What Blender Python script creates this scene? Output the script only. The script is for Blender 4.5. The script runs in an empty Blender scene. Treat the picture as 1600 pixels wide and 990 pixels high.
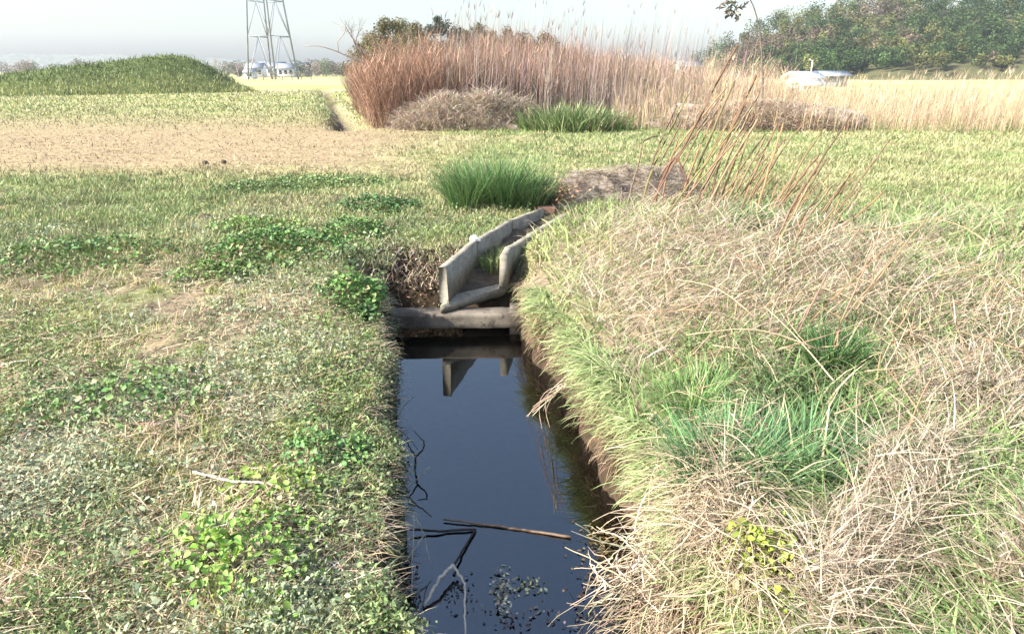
import bpy, math
import numpy as np
rng = np.random.default_rng(11)
sc = bpy.context.scene
COL = sc.collection

# ------------------------------------------------------------------ camera
CAM_Z, PITCH, F = 1.65, math.radians(19.95), 1061.0      # F in pixels of a 1600 px wide frame
cam_d = bpy.data.cameras.new("camera")
cam = bpy.data.objects.new("camera", cam_d)
COL.objects.link(cam)
cam.location = (0, 0, CAM_Z)
cam.rotation_euler = (math.pi / 2 - PITCH, 0, 0)
cam_d.sensor_fit = 'HORIZONTAL'
cam_d.sensor_width = 36.0
cam_d.lens = 36.0 * F / 1600.0
cam_d.clip_start = 0.05
cam_d.clip_end = 9000
sc.camera = cam

# ------------------------------------------------------------------ world, sun, exposure
SUN_EL, SUN_AZ = math.radians(37), math.atan2(-0.80, -0.36)   # from the left, a little behind the camera
w = bpy.data.worlds.new("World"); sc.world = w; w.use_nodes = True
nt = w.node_tree
sky = nt.nodes.new("ShaderNodeTexSky"); sky.sky_type = 'NISHITA'; sky.sun_disc = False
sky.sun_elevation = SUN_EL; sky.sun_rotation = SUN_AZ
sky.air_density = 1.2; sky.dust_density = 3.4; sky.ozone_density = 2.5
bg = nt.nodes["Background"]; bg.inputs[1].default_value = 0.148
nt.links.new(sky.outputs[0], bg.inputs[0])
sun_d = bpy.data.lights.new("sun", 'SUN'); sun_d.energy = 4.7; sun_d.angle = math.radians(0.5)
sun_d.color = (1.0, 0.95, 0.87)
sun = bpy.data.objects.new("sun", sun_d); COL.objects.link(sun)
from mathutils import Vector, Matrix
sdir = Vector((math.sin(SUN_AZ) * math.cos(SUN_EL), math.cos(SUN_AZ) * math.cos(SUN_EL), math.sin(SUN_EL)))
sun.rotation_euler = sdir.to_track_quat('Z', 'Y').to_euler()
sc.view_settings.view_transform = 'Standard'
sc.view_settings.look = 'None'
sc.view_settings.gamma = 1.0
sc.view_settings.exposure = 1.3
sc.cycles.use_denoising = True
sc.cycles.max_bounces = 6
sc.cycles.transparent_max_bounces = 8

# ------------------------------------------------------------------ survey helpers: sight lines to real points
FW = np.array([0, math.cos(PITCH), -math.sin(PITCH)]); UP = np.array([0, math.sin(PITCH), math.cos(PITCH)])
def ray(u, v):
    return FW + np.array([(u - 800) / F, 0, 0]) - UP * ((v - 495) / F)
def P(u, v, z=0.0):                       # point at height z
    d = ray(u, v); t = (z - CAM_Z) / d[2]
    return np.array([d[0] * t, d[1] * t, z])
def D(u, v, y):                           # point at distance y
    d = ray(u, v); t = y / d[1]
    return np.array([d[0] * t, y, CAM_Z + d[2] * t])
def uv(x, y, z=0.0):
    dz = z - CAM_Z
    c = y * FW[1] + dz * FW[2]
    c = np.where(c < 0.05, 0.05, c)
    return 800 + F * x / c, 495 - F * (y * UP[1] + dz * UP[2]) / c

def sstep(a, b, x):
    t = np.clip((x - a) / (b - a), 0, 1); return t * t * (3 - 2 * t)
def _hash(ix, iy, s):
    n = (ix.astype(np.int64) * 374761393 + iy.astype(np.int64) * 668265263 + s * 1274126177) & 0x7fffffff
    n = ((n ^ (n >> 13)) * 1274126177) & 0x7fffffff
    return ((n ^ (n >> 16)) & 0xffff) / 65535.0
def vnoise(x, y, s=0):
    ix = np.floor(x); iy = np.floor(y); fx = x - ix; fy = y - iy
    fx = fx * fx * (3 - 2 * fx); fy = fy * fy * (3 - 2 * fy)
    a = _hash(ix, iy, s); b = _hash(ix + 1, iy, s); c = _hash(ix, iy + 1, s); d = _hash(ix + 1, iy + 1, s)
    return (a * (1 - fx) + b * fx) * (1 - fy) + (c * (1 - fx) + d * fx) * fy
def fbm(x, y, scale, s=0, octv=3):
    r = 0; amp = 0.5; tot = 0
    for k in range(octv):
        r = r + amp * vnoise(x / scale * 2 ** k + 17.3 * k, y / scale * 2 ** k - 9.1 * k, s + k); tot += amp; amp *= 0.5
    return r / tot
def blob(u, v, cu, cv, ru, rv):
    return np.exp(-((u - cu) / ru) ** 2 - ((v - cv) / rv) ** 2)

# ------------------------------------------------------------------ the lie of the land
WATER_Z = -0.55
_l = np.array([P(u, v, z) for u, v, z in [(604, 512, WATER_Z), (600, 590, -.1), (604, 690, 0), (606, 780, 0), (618, 900, 0), (630, 985, 0)]])
_r = np.array([P(u, v, WATER_Z) for u, v in [(806, 512), (862, 590), (922, 690), (968, 780), (1000, 860), (1050, 985)]])
_l = _l[::-1]; _r = _r[::-1]
YL = np.r_[-4, 0.5, _l[:, 1]]; XL = np.r_[_l[0, 0] + .5, _l[0, 0] + .1, _l[:, 0]]
YR = np.r_[-4, 0.5, _r[:, 1]]; XR = np.r_[_r[0, 0] + .6, _r[0, 0] + .3, _r[:, 0]]
Y_END = 6.12
def ditch_l(y): return np.interp(y, YL, XL) + 0.035 * np.sin(y * 5.1) + 0.03 * np.sin(y * 11 + 1) + .02 * np.sin(y * 23)
def ditch_r(y): return np.interp(y, YR, XR) + 0.03 * np.sin(y * 4.3 + 2) + 0.025 * np.sin(y * 11)
# flume: inner wall tops (left and right run)
FL = np.array([P(697, 418, .06), P(745, 377, .06), P(800, 345, .045), P(858, 323, .03)])
FR = np.array([P(781, 398, .06), P(790, 384, .055), P(835, 358, .045), P(880, 334, .03)])
_s = np.linspace(0, 1, 40)
def run(pts):
    d = np.r_[0, np.cumsum(np.linalg.norm(np.diff(pts, axis=0), axis=1))]; d /= d[-1]
    return np.stack([np.interp(_s, d, pts[:, k]) for k in range(3)], 1)
def flume_span(y):                        # x of the outer faces of the two walls at y
    lx = np.interp(y, FL[:, 1], FL[:, 0]); rx = np.interp(y, FR[:, 1], FR[:, 0])
    return lx - 0.035, rx + 0.035
D2A, D2B = P(543, 202), P(508, 138)       # the second, narrow ditch beside the thicket
def seg_dist(x, y, a, b):
    dx, dy = b[0] - a[0], b[1] - a[1]; L2 = dx * dx + dy * dy
    t = np.clip(((x - a[0]) * dx + (y - a[1]) * dy) / L2, 0, 1)
    return np.hypot(x - a[0] - t * dx, y - a[1] - t * dy)
def land(x, y):
    x = np.asarray(x, float); y = np.asarray(y, float)
    near = 1 - sstep(8, 30, y)
    z = (fbm(x, y, .55, 3) - .5) * .11 * near + (fbm(x, y, .16, 9) - .5) * .05 * near
    z = z + (fbm(x, y, 6, 5) - .5) * .16 * sstep(6, 14, y)
    l = ditch_l(np.minimum(y, Y_END)); r = ditch_r(np.minimum(y, Y_END))
    # the right bank stands a little higher and humps
    z = z + .16 * sstep(.15, 1.3, x - r) * (1 - sstep(6.0, 9.0, y)) + .10 * blob(x, y, 2.3, 5.5, 1.2, 1.4)
    z = z - .07 * sstep(.5, 0, l - x) * (1 - sstep(5.8, 6.4, y)) - .05 * sstep(.3, 0, x - r) * (1 - sstep(5.8, 6.4, y))
    # low scoured ground just behind the sill
    low = (1 - sstep(6.1, 7.1, y)) * sstep(5.7, 5.9, y) * sstep(-1.6, -.95, x) * (1 - sstep(.02, .22, x))
    z = z * (1 - low) + low * (-.33)
    # heap ground
    # ditch
    inside = sstep(-.05, .035, x - l) * sstep(-.05, .035, r - x) * (1 - sstep(Y_END - .02, Y_END + .07, y))
    bed = -.80 + .05 * fbm(x, y, .3, 21) + .22 * sstep(.35, 0, r - x) * sstep(4.0, 3.0, y)
    z = z * (1 - inside) + bed * inside
    # slot that holds the flume
    a, b = flume_span(y)
    slot = sstep(-.02, .02, x - a) * sstep(-.02, .02, b - x) * sstep(5.5, 5.6, y) * (1 - sstep(8.25, 8.45, y))
    z = z * (1 - slot) + np.minimum(z, -.42) * slot
    d2 = seg_dist(x, y, D2A, D2B)
    z = z - .6 * (1 - sstep(.16, .5, d2))
    return z

# ------------------------------------------------------------------ mesh tools
def link(o, parent=None):
    COL.objects.link(o)
    if parent is not None: o.parent = parent
    return o
def raw_mesh(name, V, Q=None, T=None, C=None, mat=None, smooth=False):
    V = np.ascontiguousarray(V, np.float32)
    Q = np.zeros((0, 4), np.int32) if Q is None else np.asarray(Q, np.int32)
    T = np.zeros((0, 3), np.int32) if T is None else np.asarray(T, np.int32)
    me = bpy.data.meshes.new(name)
    me.vertices.add(len(V)); me.vertices.foreach_set("co", V.ravel())
    nl = Q.size + T.size
    me.loops.add(nl); me.loops.foreach_set("vertex_index", np.r_[Q.ravel(), T.ravel()].astype(np.int32))
    me.polygons.add(len(Q) + len(T))
    st = np.r_[np.arange(len(Q)) * 4, Q.size + np.arange(len(T)) * 3].astype(np.int32)
    me.polygons.foreach_set("loop_start", st)
    if smooth: me.polygons.foreach_set("use_smooth", np.ones(len(Q) + len(T), bool))
    if C is not None:
        C = np.asarray(C, np.float32)
        a = me.color_attributes.new("Col", 'FLOAT_COLOR', 'POINT')
        a.data.foreach_set("color", np.c_[C, np.ones(len(C), np.float32)].astype(np.float32).ravel())
    me.update(calc_edges=True); me.validate()
    if mat is not None: me.materials.append(mat)
    return me
class Soup:                               # collects shapes that belong to ONE mesh
    def __init__(s): s.V = []; s.Q = []; s.T = []; s.C = []; s.n = 0
    def add(s, V, Q=None, T=None, C=None):
        V = np.asarray(V, float).reshape(-1, 3)
        s.V.append(V)
        if Q is not None and len(Q): s.Q.append(np.asarray(Q) + s.n)
        if T is not None and len(T): s.T.append(np.asarray(T) + s.n)
        c = np.asarray((.5, .5, .5) if C is None else C, float)
        s.C.append(np.broadcast_to(c, (len(V), 3)) if c.ndim == 1 else c)
        s.n += len(V); return s
    def build(s, name, mat, parent=None, smooth=False):
        me = raw_mesh(name, np.concatenate(s.V), np.concatenate(s.Q) if s.Q else None,
                      np.concatenate(s.T) if s.T else None, np.concatenate(s.C), mat, smooth)
        return link(bpy.data.objects.new(name, me), parent)
def tag(o, label=None, cat=None, group=None, kind=None):
    if label: o['label'] = label
    if cat: o['category'] = cat
    if group: o['group'] = group
    if kind: o['kind'] = kind
    return o
def empty(name, loc, label=None, cat=None, group=None):
    o = bpy.data.objects.new(name, None); COL.objects.link(o); o.location = tuple(float(c) for c in loc)
    o.empty_display_size = .1
    return tag(o, label, cat, group)

def blades(S, root, head, t0, t1, L, W, c0, c1=None, nseg=3, twist=.7):
    n = len(root)
    if n == 0: return
    c1 = c0 if c1 is None else c1
    head = np.broadcast_to(head, n); t0 = np.broadcast_to(t0, n); t1 = np.broadcast_to(t1, n)
    L = np.broadcast_to(L, n); W = np.broadcast_to(W, n)
    hx, hy = np.cos(head), np.sin(head)
    tw = head + rng.normal(0, twist, n)
    side = np.stack([-np.sin(tw), np.cos(tw), rng.normal(0, .15, n)], 1)
    p = np.array(root, float); pts = [p]
    for k in range(nseg):
        th = t0 + (t1 - t0) * (k + .5) / nseg; ds = L / nseg
        p = p + np.stack([hx * np.sin(th) * ds, hy * np.sin(th) * ds, np.cos(th) * ds], 1); pts.append(p)
    V = []; C = []
    for k in range(nseg):
        tp = 1 - .75 * (k / nseg) ** 1.6
        o = side * (W * tp * .5)[:, None]
        V += [pts[k] - o, pts[k] + o]
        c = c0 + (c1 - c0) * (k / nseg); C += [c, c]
    V.append(pts[-1]); C.append(c1)
    m = 2 * nseg + 1
    V = np.stack(V, 1).reshape(-1, 3); C = np.stack(C, 1).reshape(-1, 3)
    b = (np.arange(n) * m)[:, None]
    Q = np.concatenate([b + np.array([[2 * k, 2 * k + 1, 2 * k + 3, 2 * k + 2]]) for k in range(nseg - 1)]) if nseg > 1 else None
    T = b + np.array([[2 * nseg - 2, 2 * nseg - 1, 2 * nseg]])
    S.add(V, Q, T, C)
def tubes(S, paths, rad, col, sides=4, cap=True):
    paths = np.asarray(paths, float); n, K, _ = paths.shape
    rad = np.broadcast_to(np.asarray(rad, float), (n, K)) if np.ndim(rad) < 2 else np.asarray(rad, float)
    tan = np.gradient(paths, axis=1); tan /= np.linalg.norm(tan, axis=2, keepdims=True) + 1e-9
    ref = np.where(np.abs(tan[..., 2:3]) > .9, np.array([1., 0, 0]), np.array([0, 0, 1.]))
    a = np.cross(tan, ref); a /= np.linalg.norm(a, axis=2, keepdims=True) + 1e-9
    b = np.cross(tan, a)
    V = []
    for s in range(sides):
        an = 2 * math.pi * s / sides
        V.append(paths + (a * math.cos(an) + b * math.sin(an)) * rad[..., None])
    V = np.stack(V, 2).reshape(-1, 3)     # n,K,sides
    base = (np.arange(n) * K * sides)[:, None]
    q = []
    for k in range(K - 1):
        for s in range(sides):
            s2 = (s + 1) % sides
            q.append([k * sides + s, k * sides + s2, (k + 1) * sides + s2, (k + 1) * sides + s])
    Q = (base[:, :, None] + np.array(q)[None]).reshape(-1, 4)
    T = None
    if cap:
        t = []
        for s in range(1, sides - 1):
            t.append([0, s + 1, s]); o = (K - 1) * sides; t.append([o, o + s, o + s + 1])
        T = (base[:, :, None] + np.array(t)[None]).reshape(-1, 3)
    col = np.asarray(col, float)
    C = np.broadcast_to(col, (n, 3)) if col.ndim == 1 else col
    S.add(V, Q, T, np.repeat(C, K * sides, axis=0))
def bent(pts, n=12, jit=0.0, soft=2):             # smooth path through points
    pts = np.asarray(pts, float)
    d = np.r_[0, np.cumsum(np.linalg.norm(np.diff(pts, axis=0), axis=1))]; d /= d[-1]
    t = np.linspace(0, 1, n)
    q = np.stack([np.interp(t, d, pts[:, k]) for k in range(3)], 1)
    for _ in range(soft): q[1:-1] = .25 * q[:-2] + .5 * q[1:-1] + .25 * q[2:]
    if jit: q[1:-1] += rng.normal(0, jit, (n - 2, 3))
    return q
def leaves(S, c, L, W, col, up=1.0, fold=.15):
    n = len(c)
    if n == 0: return
    L = np.broadcast_to(L, n); W = np.broadcast_to(W, n)
    nrm = rng.normal(0, 1, (n, 3)); nrm[:, 2] = np.abs(nrm[:, 2]) + up; nrm /= np.linalg.norm(nrm, axis=1, keepdims=True)
    d = np.cross(nrm, rng.normal(0, 1, (n, 3))); d /= np.linalg.norm(d, axis=1, keepdims=True)
    s = np.cross(nrm, d)
    Lc = L[:, None]; Wc = W[:, None]
    V = np.stack([c - d * Lc * .5, c - s * Wc * .5 + nrm * Lc * fold - d * Lc * .08, c + d * Lc * .5 - nrm * Lc * fold * .6, c + s * Wc * .5 + nrm * Lc * fold - d * Lc * .08], 1).reshape(-1, 3)
    Q = (np.arange(n) * 4)[:, None] + np.arange(4)[None]
    S.add(V, Q, None, np.repeat(col, 4, axis=0))
def leaves6(S, c, L, W, col, up=1.0, fold=.18):
    n = len(c); L = np.broadcast_to(L, n)[:, None]; W = np.broadcast_to(W, n)[:, None]
    nrm = rng.normal(0, 1, (n, 3)); nrm[:, 2] = np.abs(nrm[:, 2]) + up; nrm[:, 0] -= .3; nrm /= np.linalg.norm(nrm, axis=1, keepdims=True)
    d = np.cross(nrm, rng.normal(0, 1, (n, 3))); d /= np.linalg.norm(d, axis=1, keepdims=True); q = np.cross(nrm, d)
    f = nrm * L * fold
    V = np.stack([c - d * L * .45, c - d * L * .28 - q * W * .42 + f, c + d * L * .12 - q * W * .48 + f, c + d * L * .55 - f * .8, c + d * L * .12 + q * W * .48 + f, c - d * L * .28 + q * W * .42 + f], 1).reshape(-1, 3)
    b = (np.arange(n) * 6)[:, None]
    S.add(V, np.concatenate([b + np.array([[0, 3, 2, 1]]), b + np.array([[0, 5, 4, 3]])]), None, np.repeat(col, 6, axis=0))
def tint(base, n, var=.18, hue=.08):
    base = np.asarray(base, float)
    b = np.broadcast_to(base, (n, 3)) * np.exp(rng.normal(0, var, (n, 1))) * np.exp(rng.normal(0, hue, (n, 3)))
    return np.clip(b, .004, .9)
def mixc(a, b, t):
    return np.asarray(a) * (1 - t[:, None]) + np.asarray(b) * t[:, None]
def box(S, a, b, c, d, z0, z1, col=(.5, .5, .5)):   # four ground corners (xy) ccw, from z0 to z1
    pts = [np.array(p[:2], float) for p in (a, b, c, d)]
    V = [np.r_[p, z0] for p in pts] + [np.r_[p, z1] for p in pts]
    S.add(V, [[3, 2, 1, 0], [4, 5, 6, 7], [0, 1, 5, 4], [1, 2, 6, 5], [2, 3, 7, 6], [3, 0, 4, 7]], None, col)

# ------------------------------------------------------------------ materials
def new_mat(name):
    m = bpy.data.materials.new(name); m.use_nodes = True
    n = m.node_tree; n.nodes.clear()
    out = n.nodes.new("ShaderNodeOutputMaterial")
    return m, n, out
def N(n, typ, **kw):
    x = n.nodes.new(typ)
    for k, v in kw.items():
        if k in x.inputs: x.inputs[k].default_value = v
        else: setattr(x, k, v)
    return x
def plant_mat(name, trans=.3, rough=.55, spec=.25, gain=1.0):
    m, n, out = new_mat(name)
    at = N(n, "ShaderNodeAttribute", attribute_name="Col")
    src = at.outputs["Color"]
    pr = N(n, "ShaderNodeBsdfPrincipled", Roughness=rough); pr.inputs["Specular IOR Level"].default_value = spec
    tr = N(n, "ShaderNodeBsdfTranslucent")
    mx = N(n, "ShaderNodeMixShader"); mx.inputs[0].default_value = trans
    n.links.new(src, pr.inputs["Base Color"]); n.links.new(src, tr.inputs[0])
    n.links.new(pr.outputs[0], mx.inputs[1]); n.links.new(tr.outputs[0], mx.inputs[2]); n.links.new(mx.outputs[0], out.inputs[0])
    return m
def rough_mat(name, c0, c1, scale=8, rough=.85, bump=.3, attr=False, detail=8, spec=.3, c2=None, scale2=40, bdist=.02):
    m, n, out = new_mat(name)
    tc = N(n, "ShaderNodeTexCoord")
    no = N(n, "ShaderNodeTexNoise", Scale=scale, Detail=detail, Roughness=.65)
    rp = N(n, "ShaderNodeValToRGB"); rp.color_ramp.elements[0].color = (*c0, 1); rp.color_ramp.elements[1].color = (*c1, 1)
    rp.color_ramp.elements[0].position = .35; rp.color_ramp.elements[1].position = .65
    pr = N(n, "ShaderNodeBsdfPrincipled", Roughness=rough); pr.inputs["Specular IOR Level"].default_value = spec
    n.links.new(tc.outputs["Object"], no.inputs["Vector"]); n.links.new(no.outputs["Fac"], rp.inputs[0])
    src = rp.outputs[0]
    if c2 is not None:
        n2 = N(n, "ShaderNodeTexNoise", Scale=scale2, Detail=6, Roughness=.7)
        n.links.new(tc.outputs["Object"], n2.inputs["Vector"])
        r2 = N(n, "ShaderNodeValToRGB"); r2.color_ramp.elements[0].position = .52; r2.color_ramp.elements[1].position = .66
        n.links.new(n2.outputs["Fac"], r2.inputs[0])
        mx = N(n, "ShaderNodeMixRGB"); mx.inputs[2].default_value = (*c2, 1)
        n.links.new(r2.outputs[0], mx.inputs[0]); n.links.new(src, mx.inputs[1]); src = mx.outputs[0]
    if attr:
        at = N(n, "ShaderNodeAttribute", attribute_name="Col")
        mu = N(n, "ShaderNodeMixRGB", blend_type='MULTIPLY'); mu.inputs[0].default_value = 1
        n.links.new(at.outputs["Color"], mu.inputs[1]); n.links.new(src, mu.inputs[2]); src = mu.outputs[0]
    n.links.new(src, pr.inputs["Base Color"])
    if bump:
        bu = N(n, "ShaderNodeBump", Strength=bump, Distance=bdist)
        n.links.new(no.outputs["Fac"], bu.inputs["Height"]); n.links.new(bu.outputs[0], pr.inputs["Normal"])
    n.links.new(pr.outputs[0], out.inputs[0])
    return m
M_GRASS = plant_mat("green_blades", .22)
M_DRY = plant_mat("dry_stalks", .18, .7, .15)
M_LEAF = plant_mat("weed_leaves", .2, .5, .3)
M_TREE = plant_mat("tree_leaves", .2, .7, .15)
M_STEM = rough_mat("stem_bark", (.75, .75, .75), (1.15, 1.1, 1.0), 25, .75, .2, attr=True)
M_GROUND = rough_mat("ground_soil", (.55, .52, .48), (1.35, 1.35, 1.3), 14, .95, .5, attr=True, spec=.1)
M_CONC = rough_mat("old_concrete", (.17, .155, .125), (.30, .275, .22), 6, .9, .35, c2=(.13, .115, .06), scale2=26, bdist=.003)
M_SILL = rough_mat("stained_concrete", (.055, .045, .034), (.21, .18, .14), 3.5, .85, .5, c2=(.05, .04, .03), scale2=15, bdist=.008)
M_WHITE = rough_mat("white_wall", (.66, .67, .68), (.80, .80, .79), 1.2, .7, .05)
M_ROOF = rough_mat("grey_roof", (.20, .22, .25), (.30, .32, .35), 2, .6, .1)
M_GLASS = rough_mat("dark_window", (.03, .035, .045), (.05, .055, .07), 2, .15, 0)
M_STEEL = rough_mat("galvanised_steel", (.20, .22, .25), (.28, .30, .33), .8, .6, .05)
M_BRICK = rough_mat("worn_brick", (.22, .12, .08), (.34, .20, .14), 14, .9, .4)
M_STONE = rough_mat("pale_stone", (.5, .49, .45), (.68, .67, .63), 14, .8, .4)
M_CLOD = rough_mat("dark_soil", (.05, .038, .026), (.11, .085, .06), 10, .95, .6)
M_HEAP = rough_mat("heap_soil", (.17, .13, .095), (.36, .31, .25), 7, .95, .6)
M_BARK = rough_mat("bark", (.13, .105, .085), (.24, .20, .165), 10, .9, .4)

# ------------------------------------------------------------------ ground
def spread(core0, core1, d0, g, lo, hi):
    xs = list(np.arange(core0, core1, d0)); x = core1; d = d0
    while x < hi: xs.append(x); d = d0 + g * (x - core1); x += d
    xs.append(hi); x = core0; neg = []
    while x > lo: d = d0 + g * (core0 - x); x -= d; neg.append(max(x, lo))
    return np.array(sorted(set(neg)) + xs)
gx = spread(-2.2, 1.8, .03, .045, -1200, 1200)
gy = spread(1.6, 8.6, .03, .04, -12, 1200)
def soil_colour(x, y):
    u, v = uv(x, np.maximum(y, .3), 0)
    l = ditch_l(np.minimum(y, Y_END)); r = ditch_r(np.minimum(y, Y_END))
    n = len(x)
    nz = fbm(x, y, .7, 31); nf = fbm(x, y, 2.5, 33)
    soil = np.array([.21, .165, .115]); green = np.array([.17, .19, .08]); straw = np.array([.40, .32, .19]); tan = np.array([.30, .235, .145])
    c = mixc(soil, green, sstep(.42, .62, nz))
    c = c * (1 - .5 * sstep(.55, .7, nz[::1] * 0 + fbm(x, y, .4, 37)))[:, None] + straw * (.5 * sstep(.55, .7, fbm(x, y, .4, 37)))[:, None]
    mid = 1 - sstep(270, 330, v)                     # beyond the near weeds: short green yellow grass
    c = c * (1 - mid[:, None]) + mid[:, None] * mixc((.24, .27, .11), (.34, .31, .17), sstep(.35, .7, fbm(x, y, 1.3, 41)))
    strip = sstep(290, 255, v + 10 * (nf - .5)) * sstep(160, 215, v) * sstep(760, 560, u + 160 * (nf - .5))
    c = c * (1 - strip[:, None]) + strip[:, None] * tan
    far = sstep(190, 150, v)
    c = c * (1 - far[:, None]) + far[:, None] * mixc((.34, .34, .14), (.42, .38, .22), sstep(.4, .65, fbm(x, y, 9, 43)))
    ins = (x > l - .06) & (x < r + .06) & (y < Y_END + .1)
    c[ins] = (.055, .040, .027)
    hol = sstep(-1.5, -1.2, x) * (1 - sstep(-.45, -.3, x)) * sstep(5.85, 6.0, y) * (1 - sstep(6.5, 6.85, y)); c = c * (1 - hol[:, None]) + np.array([.05, .036, .024]) * hol[:, None]
    d2 = seg_dist(x, y, D2A, D2B)
    k = 1 - sstep(.25, .5, d2); c = c * (1 - k[:, None]) + np.array([.10, .085, .065]) * k[:, None]
    return c
XX, YY = np.meshgrid(gx, gy); nx, ny = len(gx), len(gy)
ZZ = land(XX.ravel(), YY.ravel())
idx = np.arange(nx * ny).reshape(ny, nx)
GQ = np.stack([idx[:-1, :-1], idx[:-1, 1:], idx[1:, 1:], idx[1:, :-1]], -1).reshape(-1, 4)
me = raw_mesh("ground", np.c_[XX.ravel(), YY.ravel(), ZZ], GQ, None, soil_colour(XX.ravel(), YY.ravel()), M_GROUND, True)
tag(link(bpy.data.objects.new("ground", me)), kind='structure')

# ------------------------------------------------------------------ water
m, n, out = new_mat("ditch_water")
tc = N(n, "ShaderNodeTexCoord"); no = N(n, "ShaderNodeTexNoise", Scale=5.0, Detail=2)
bu = N(n, "ShaderNodeBump", Strength=.012, Distance=.05)
fr = N(n, "ShaderNodeFresnel", IOR=2.5); gl = N(n, "ShaderNodeBsdfGlossy", Roughness=.015)
tp = N(n, "ShaderNodeBsdfTransparent"); tp.inputs[0].default_value = (.30, .25, .17, 1)
mx = N(n, "ShaderNodeMixShader")
n.links.new(tc.outputs["Object"], no.inputs["Vector"]); n.links.new(no.outputs["Fac"], bu.inputs["Height"])
n.links.new(bu.outputs[0], fr.inputs["Normal"]); n.links.new(bu.outputs[0], gl.inputs["Normal"])
n.links.new(fr.outputs[0], mx.inputs[0]); n.links.new(tp.outputs[0], mx.inputs[1]); n.links.new(gl.outputs[0], mx.inputs[2])
n.links.new(mx.outputs[0], out.inputs[0])
M_WATER = m
ys = np.linspace(-4, 6.2, 60)
V = np.concatenate([np.c_[ditch_l(ys) - .12, ys, np.full(60, WATER_Z)], np.c_[ditch_r(ys) + .12, ys, np.full(60, WATER_Z)]])
Q = [[i, 60 + i, 61 + i, i + 1] for i in range(59)]
tag(link(bpy.data.objects.new("water", raw_mesh("water", V, Q, None, None, M_WATER, True))), kind='structure')

# ------------------------------------------------------------------ levee, hills
def ridge(name, pts, half, mat, top=1.0, seg=9, rough=.4, colour=None, kind='structure'):
    """a long bank: pts = crest points (x,y,z); half = half width"""
    pts = np.asarray(pts, float); n_ = 60
    d = np.r_[0, np.cumsum(np.linalg.norm(np.diff(pts, axis=0), axis=1))]; t = np.linspace(0, d[-1], n_)
    c = np.stack([np.interp(t, d, pts[:, k]) for k in range(3)], 1)
    for _ in range(3): c[1:-1] = .25 * c[:-2] + .5 * c[1:-1] + .25 * c[2:]
    tan = np.gradient(c[:, :2], axis=0); tan /= np.linalg.norm(tan, axis=1, keepdims=True)
    nrm = np.stack([-tan[:, 1], tan[:, 0]], 1)
    V = []
    ss = np.linspace(-1, 1, 2 * seg + 1)
    for s in ss:
        prof = np.clip((1 - abs(s)) / (1 - top * .0 + 1e-9), 0, 1); prof = prof if half[1] else prof * prof * (3 - 2 * prof)
        xy = c[:, :2] + nrm * (s * half[0])
        z = c[:, 2] * prof + (vnoise(xy[:, 0] * .3, xy[:, 1] * .3, 7) - .5) * rough * (prof > 0)
        V.append(np.c_[xy, np.where(prof <= 0, -.5, z)])
    V = np.concatenate(V); m_ = len(ss)
    Q = [[j * n_ + i, j * n_ + i + 1, (j + 1) * n_ + i + 1, (j + 1) * n_ + i] for j in range(m_ - 1) for i in range(n_ - 1)]
    C = np.broadcast_to(np.asarray(colour if colour is not None else (.2, .2, .1), float), (len(V), 3))
    o = link(bpy.data.objects.new(name, raw_mesh(name, V, Q, None, C, mat, True)))
    return tag(o, kind=kind), c, nrm
M_HILL = rough_mat("hill_scrub", (.6, .6, .55), (1.3, 1.3, 1.2), .15, .95, 0, attr=True, spec=.05)
levee_pts = [D(376, 140, 60), D(340, 114, 59), D(300, 91, 58), D(262, 86, 57), D(200, 94, 55), D(110, 105, 53), D(20, 116, 51), D(-60, 128, 50)]
levee, lc, ln = ridge("embankment", levee_pts, (3.6, True), M_GROUND, rough=.15, colour=(.16, .20, .07))
# wooded hill on the right
hp = [(1085, 122), (1115, 96), (1150, 76), (1190, 60), (1230, 46), (1294, 32), (1400, 14), (1550, 14), (1750, 60), (2000, 118)]
hill_c = np.array([D(u, v, 210) for u, v in hp])
hill, hc, hn = ridge("wooded_hill", hill_c, (85, False), M_HILL, rough=2, colour=(.10, .10, .05))
far_c = np.array([D(u, v, 900) for u, v in [(-400, 92), (-200, 92), (0, 85), (200, 88), (330, 92), (420, 99), (560, 97), (700, 92), (900, 95), (1100, 100), (1500, 98), (1900, 104)]])
ridge("distant_hills", far_c, (180, False), M_HILL, rough=6, colour=(.16, .165, .15))

# ------------------------------------------------------------------ ground cover
def scatter(n, y0, y1, p=1.5, spreadx=.86, off=.5):
    a = rng.random(n)
    if abs(p - 1) < 1e-6: y = y0 * (y1 / y0) ** a
    else: y = (y0 ** (1 - p) + a * (y1 ** (1 - p) - y0 ** (1 - p))) ** (1 / (1 - p))
    x = (rng.random(n) * 2 - 1) * (spreadx * y + off)
    return x, y
def free(x, y, ml=.0, mr=.0):             # not in the ditch, flume, sill or second ditch
    l = ditch_l(np.minimum(y, Y_END)); r = ditch_r(np.minimum(y, Y_END))
    ok = ~((x > l - ml) & (x < r + mr) & (y < Y_END + .12))
    ok &= ~((x > -.5) & (x < r + .22) & (y > 5.3) & (y < 6.5))
    a, b = flume_span(y)
    ok &= ~((x > a - .05) & (x < b + .05) & (y > 5.5) & (y < 8.45))
    ok &= ~((x > -1.25 + .12 * np.sin(y * 9)) & (x < -.40) & (y > 5.9) & (y < 6.62 + .12 * np.sin(x * 11)))
    ok &= seg_dist(x, y, D2A, D2B) > .25
    return ok
def veg(n, y0, y1, p, keep, mr=0., **kw):
    x, y = scatter(n, y0, y1, p, **kw)
    u, v = uv(x, y, 0)
    k = free(x, y, 0, mr) & (rng.random(n) < keep(x, y, u, v))
    x, y, u, v = x[k], y[k], u[k], v[k]
    return np.c_[x, y, land(x, y) - .005], u, v
def left(x, y): return x < (ditch_l(np.minimum(y, Y_END)) + ditch_r(np.minimum(y, Y_END))) / 2
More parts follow.
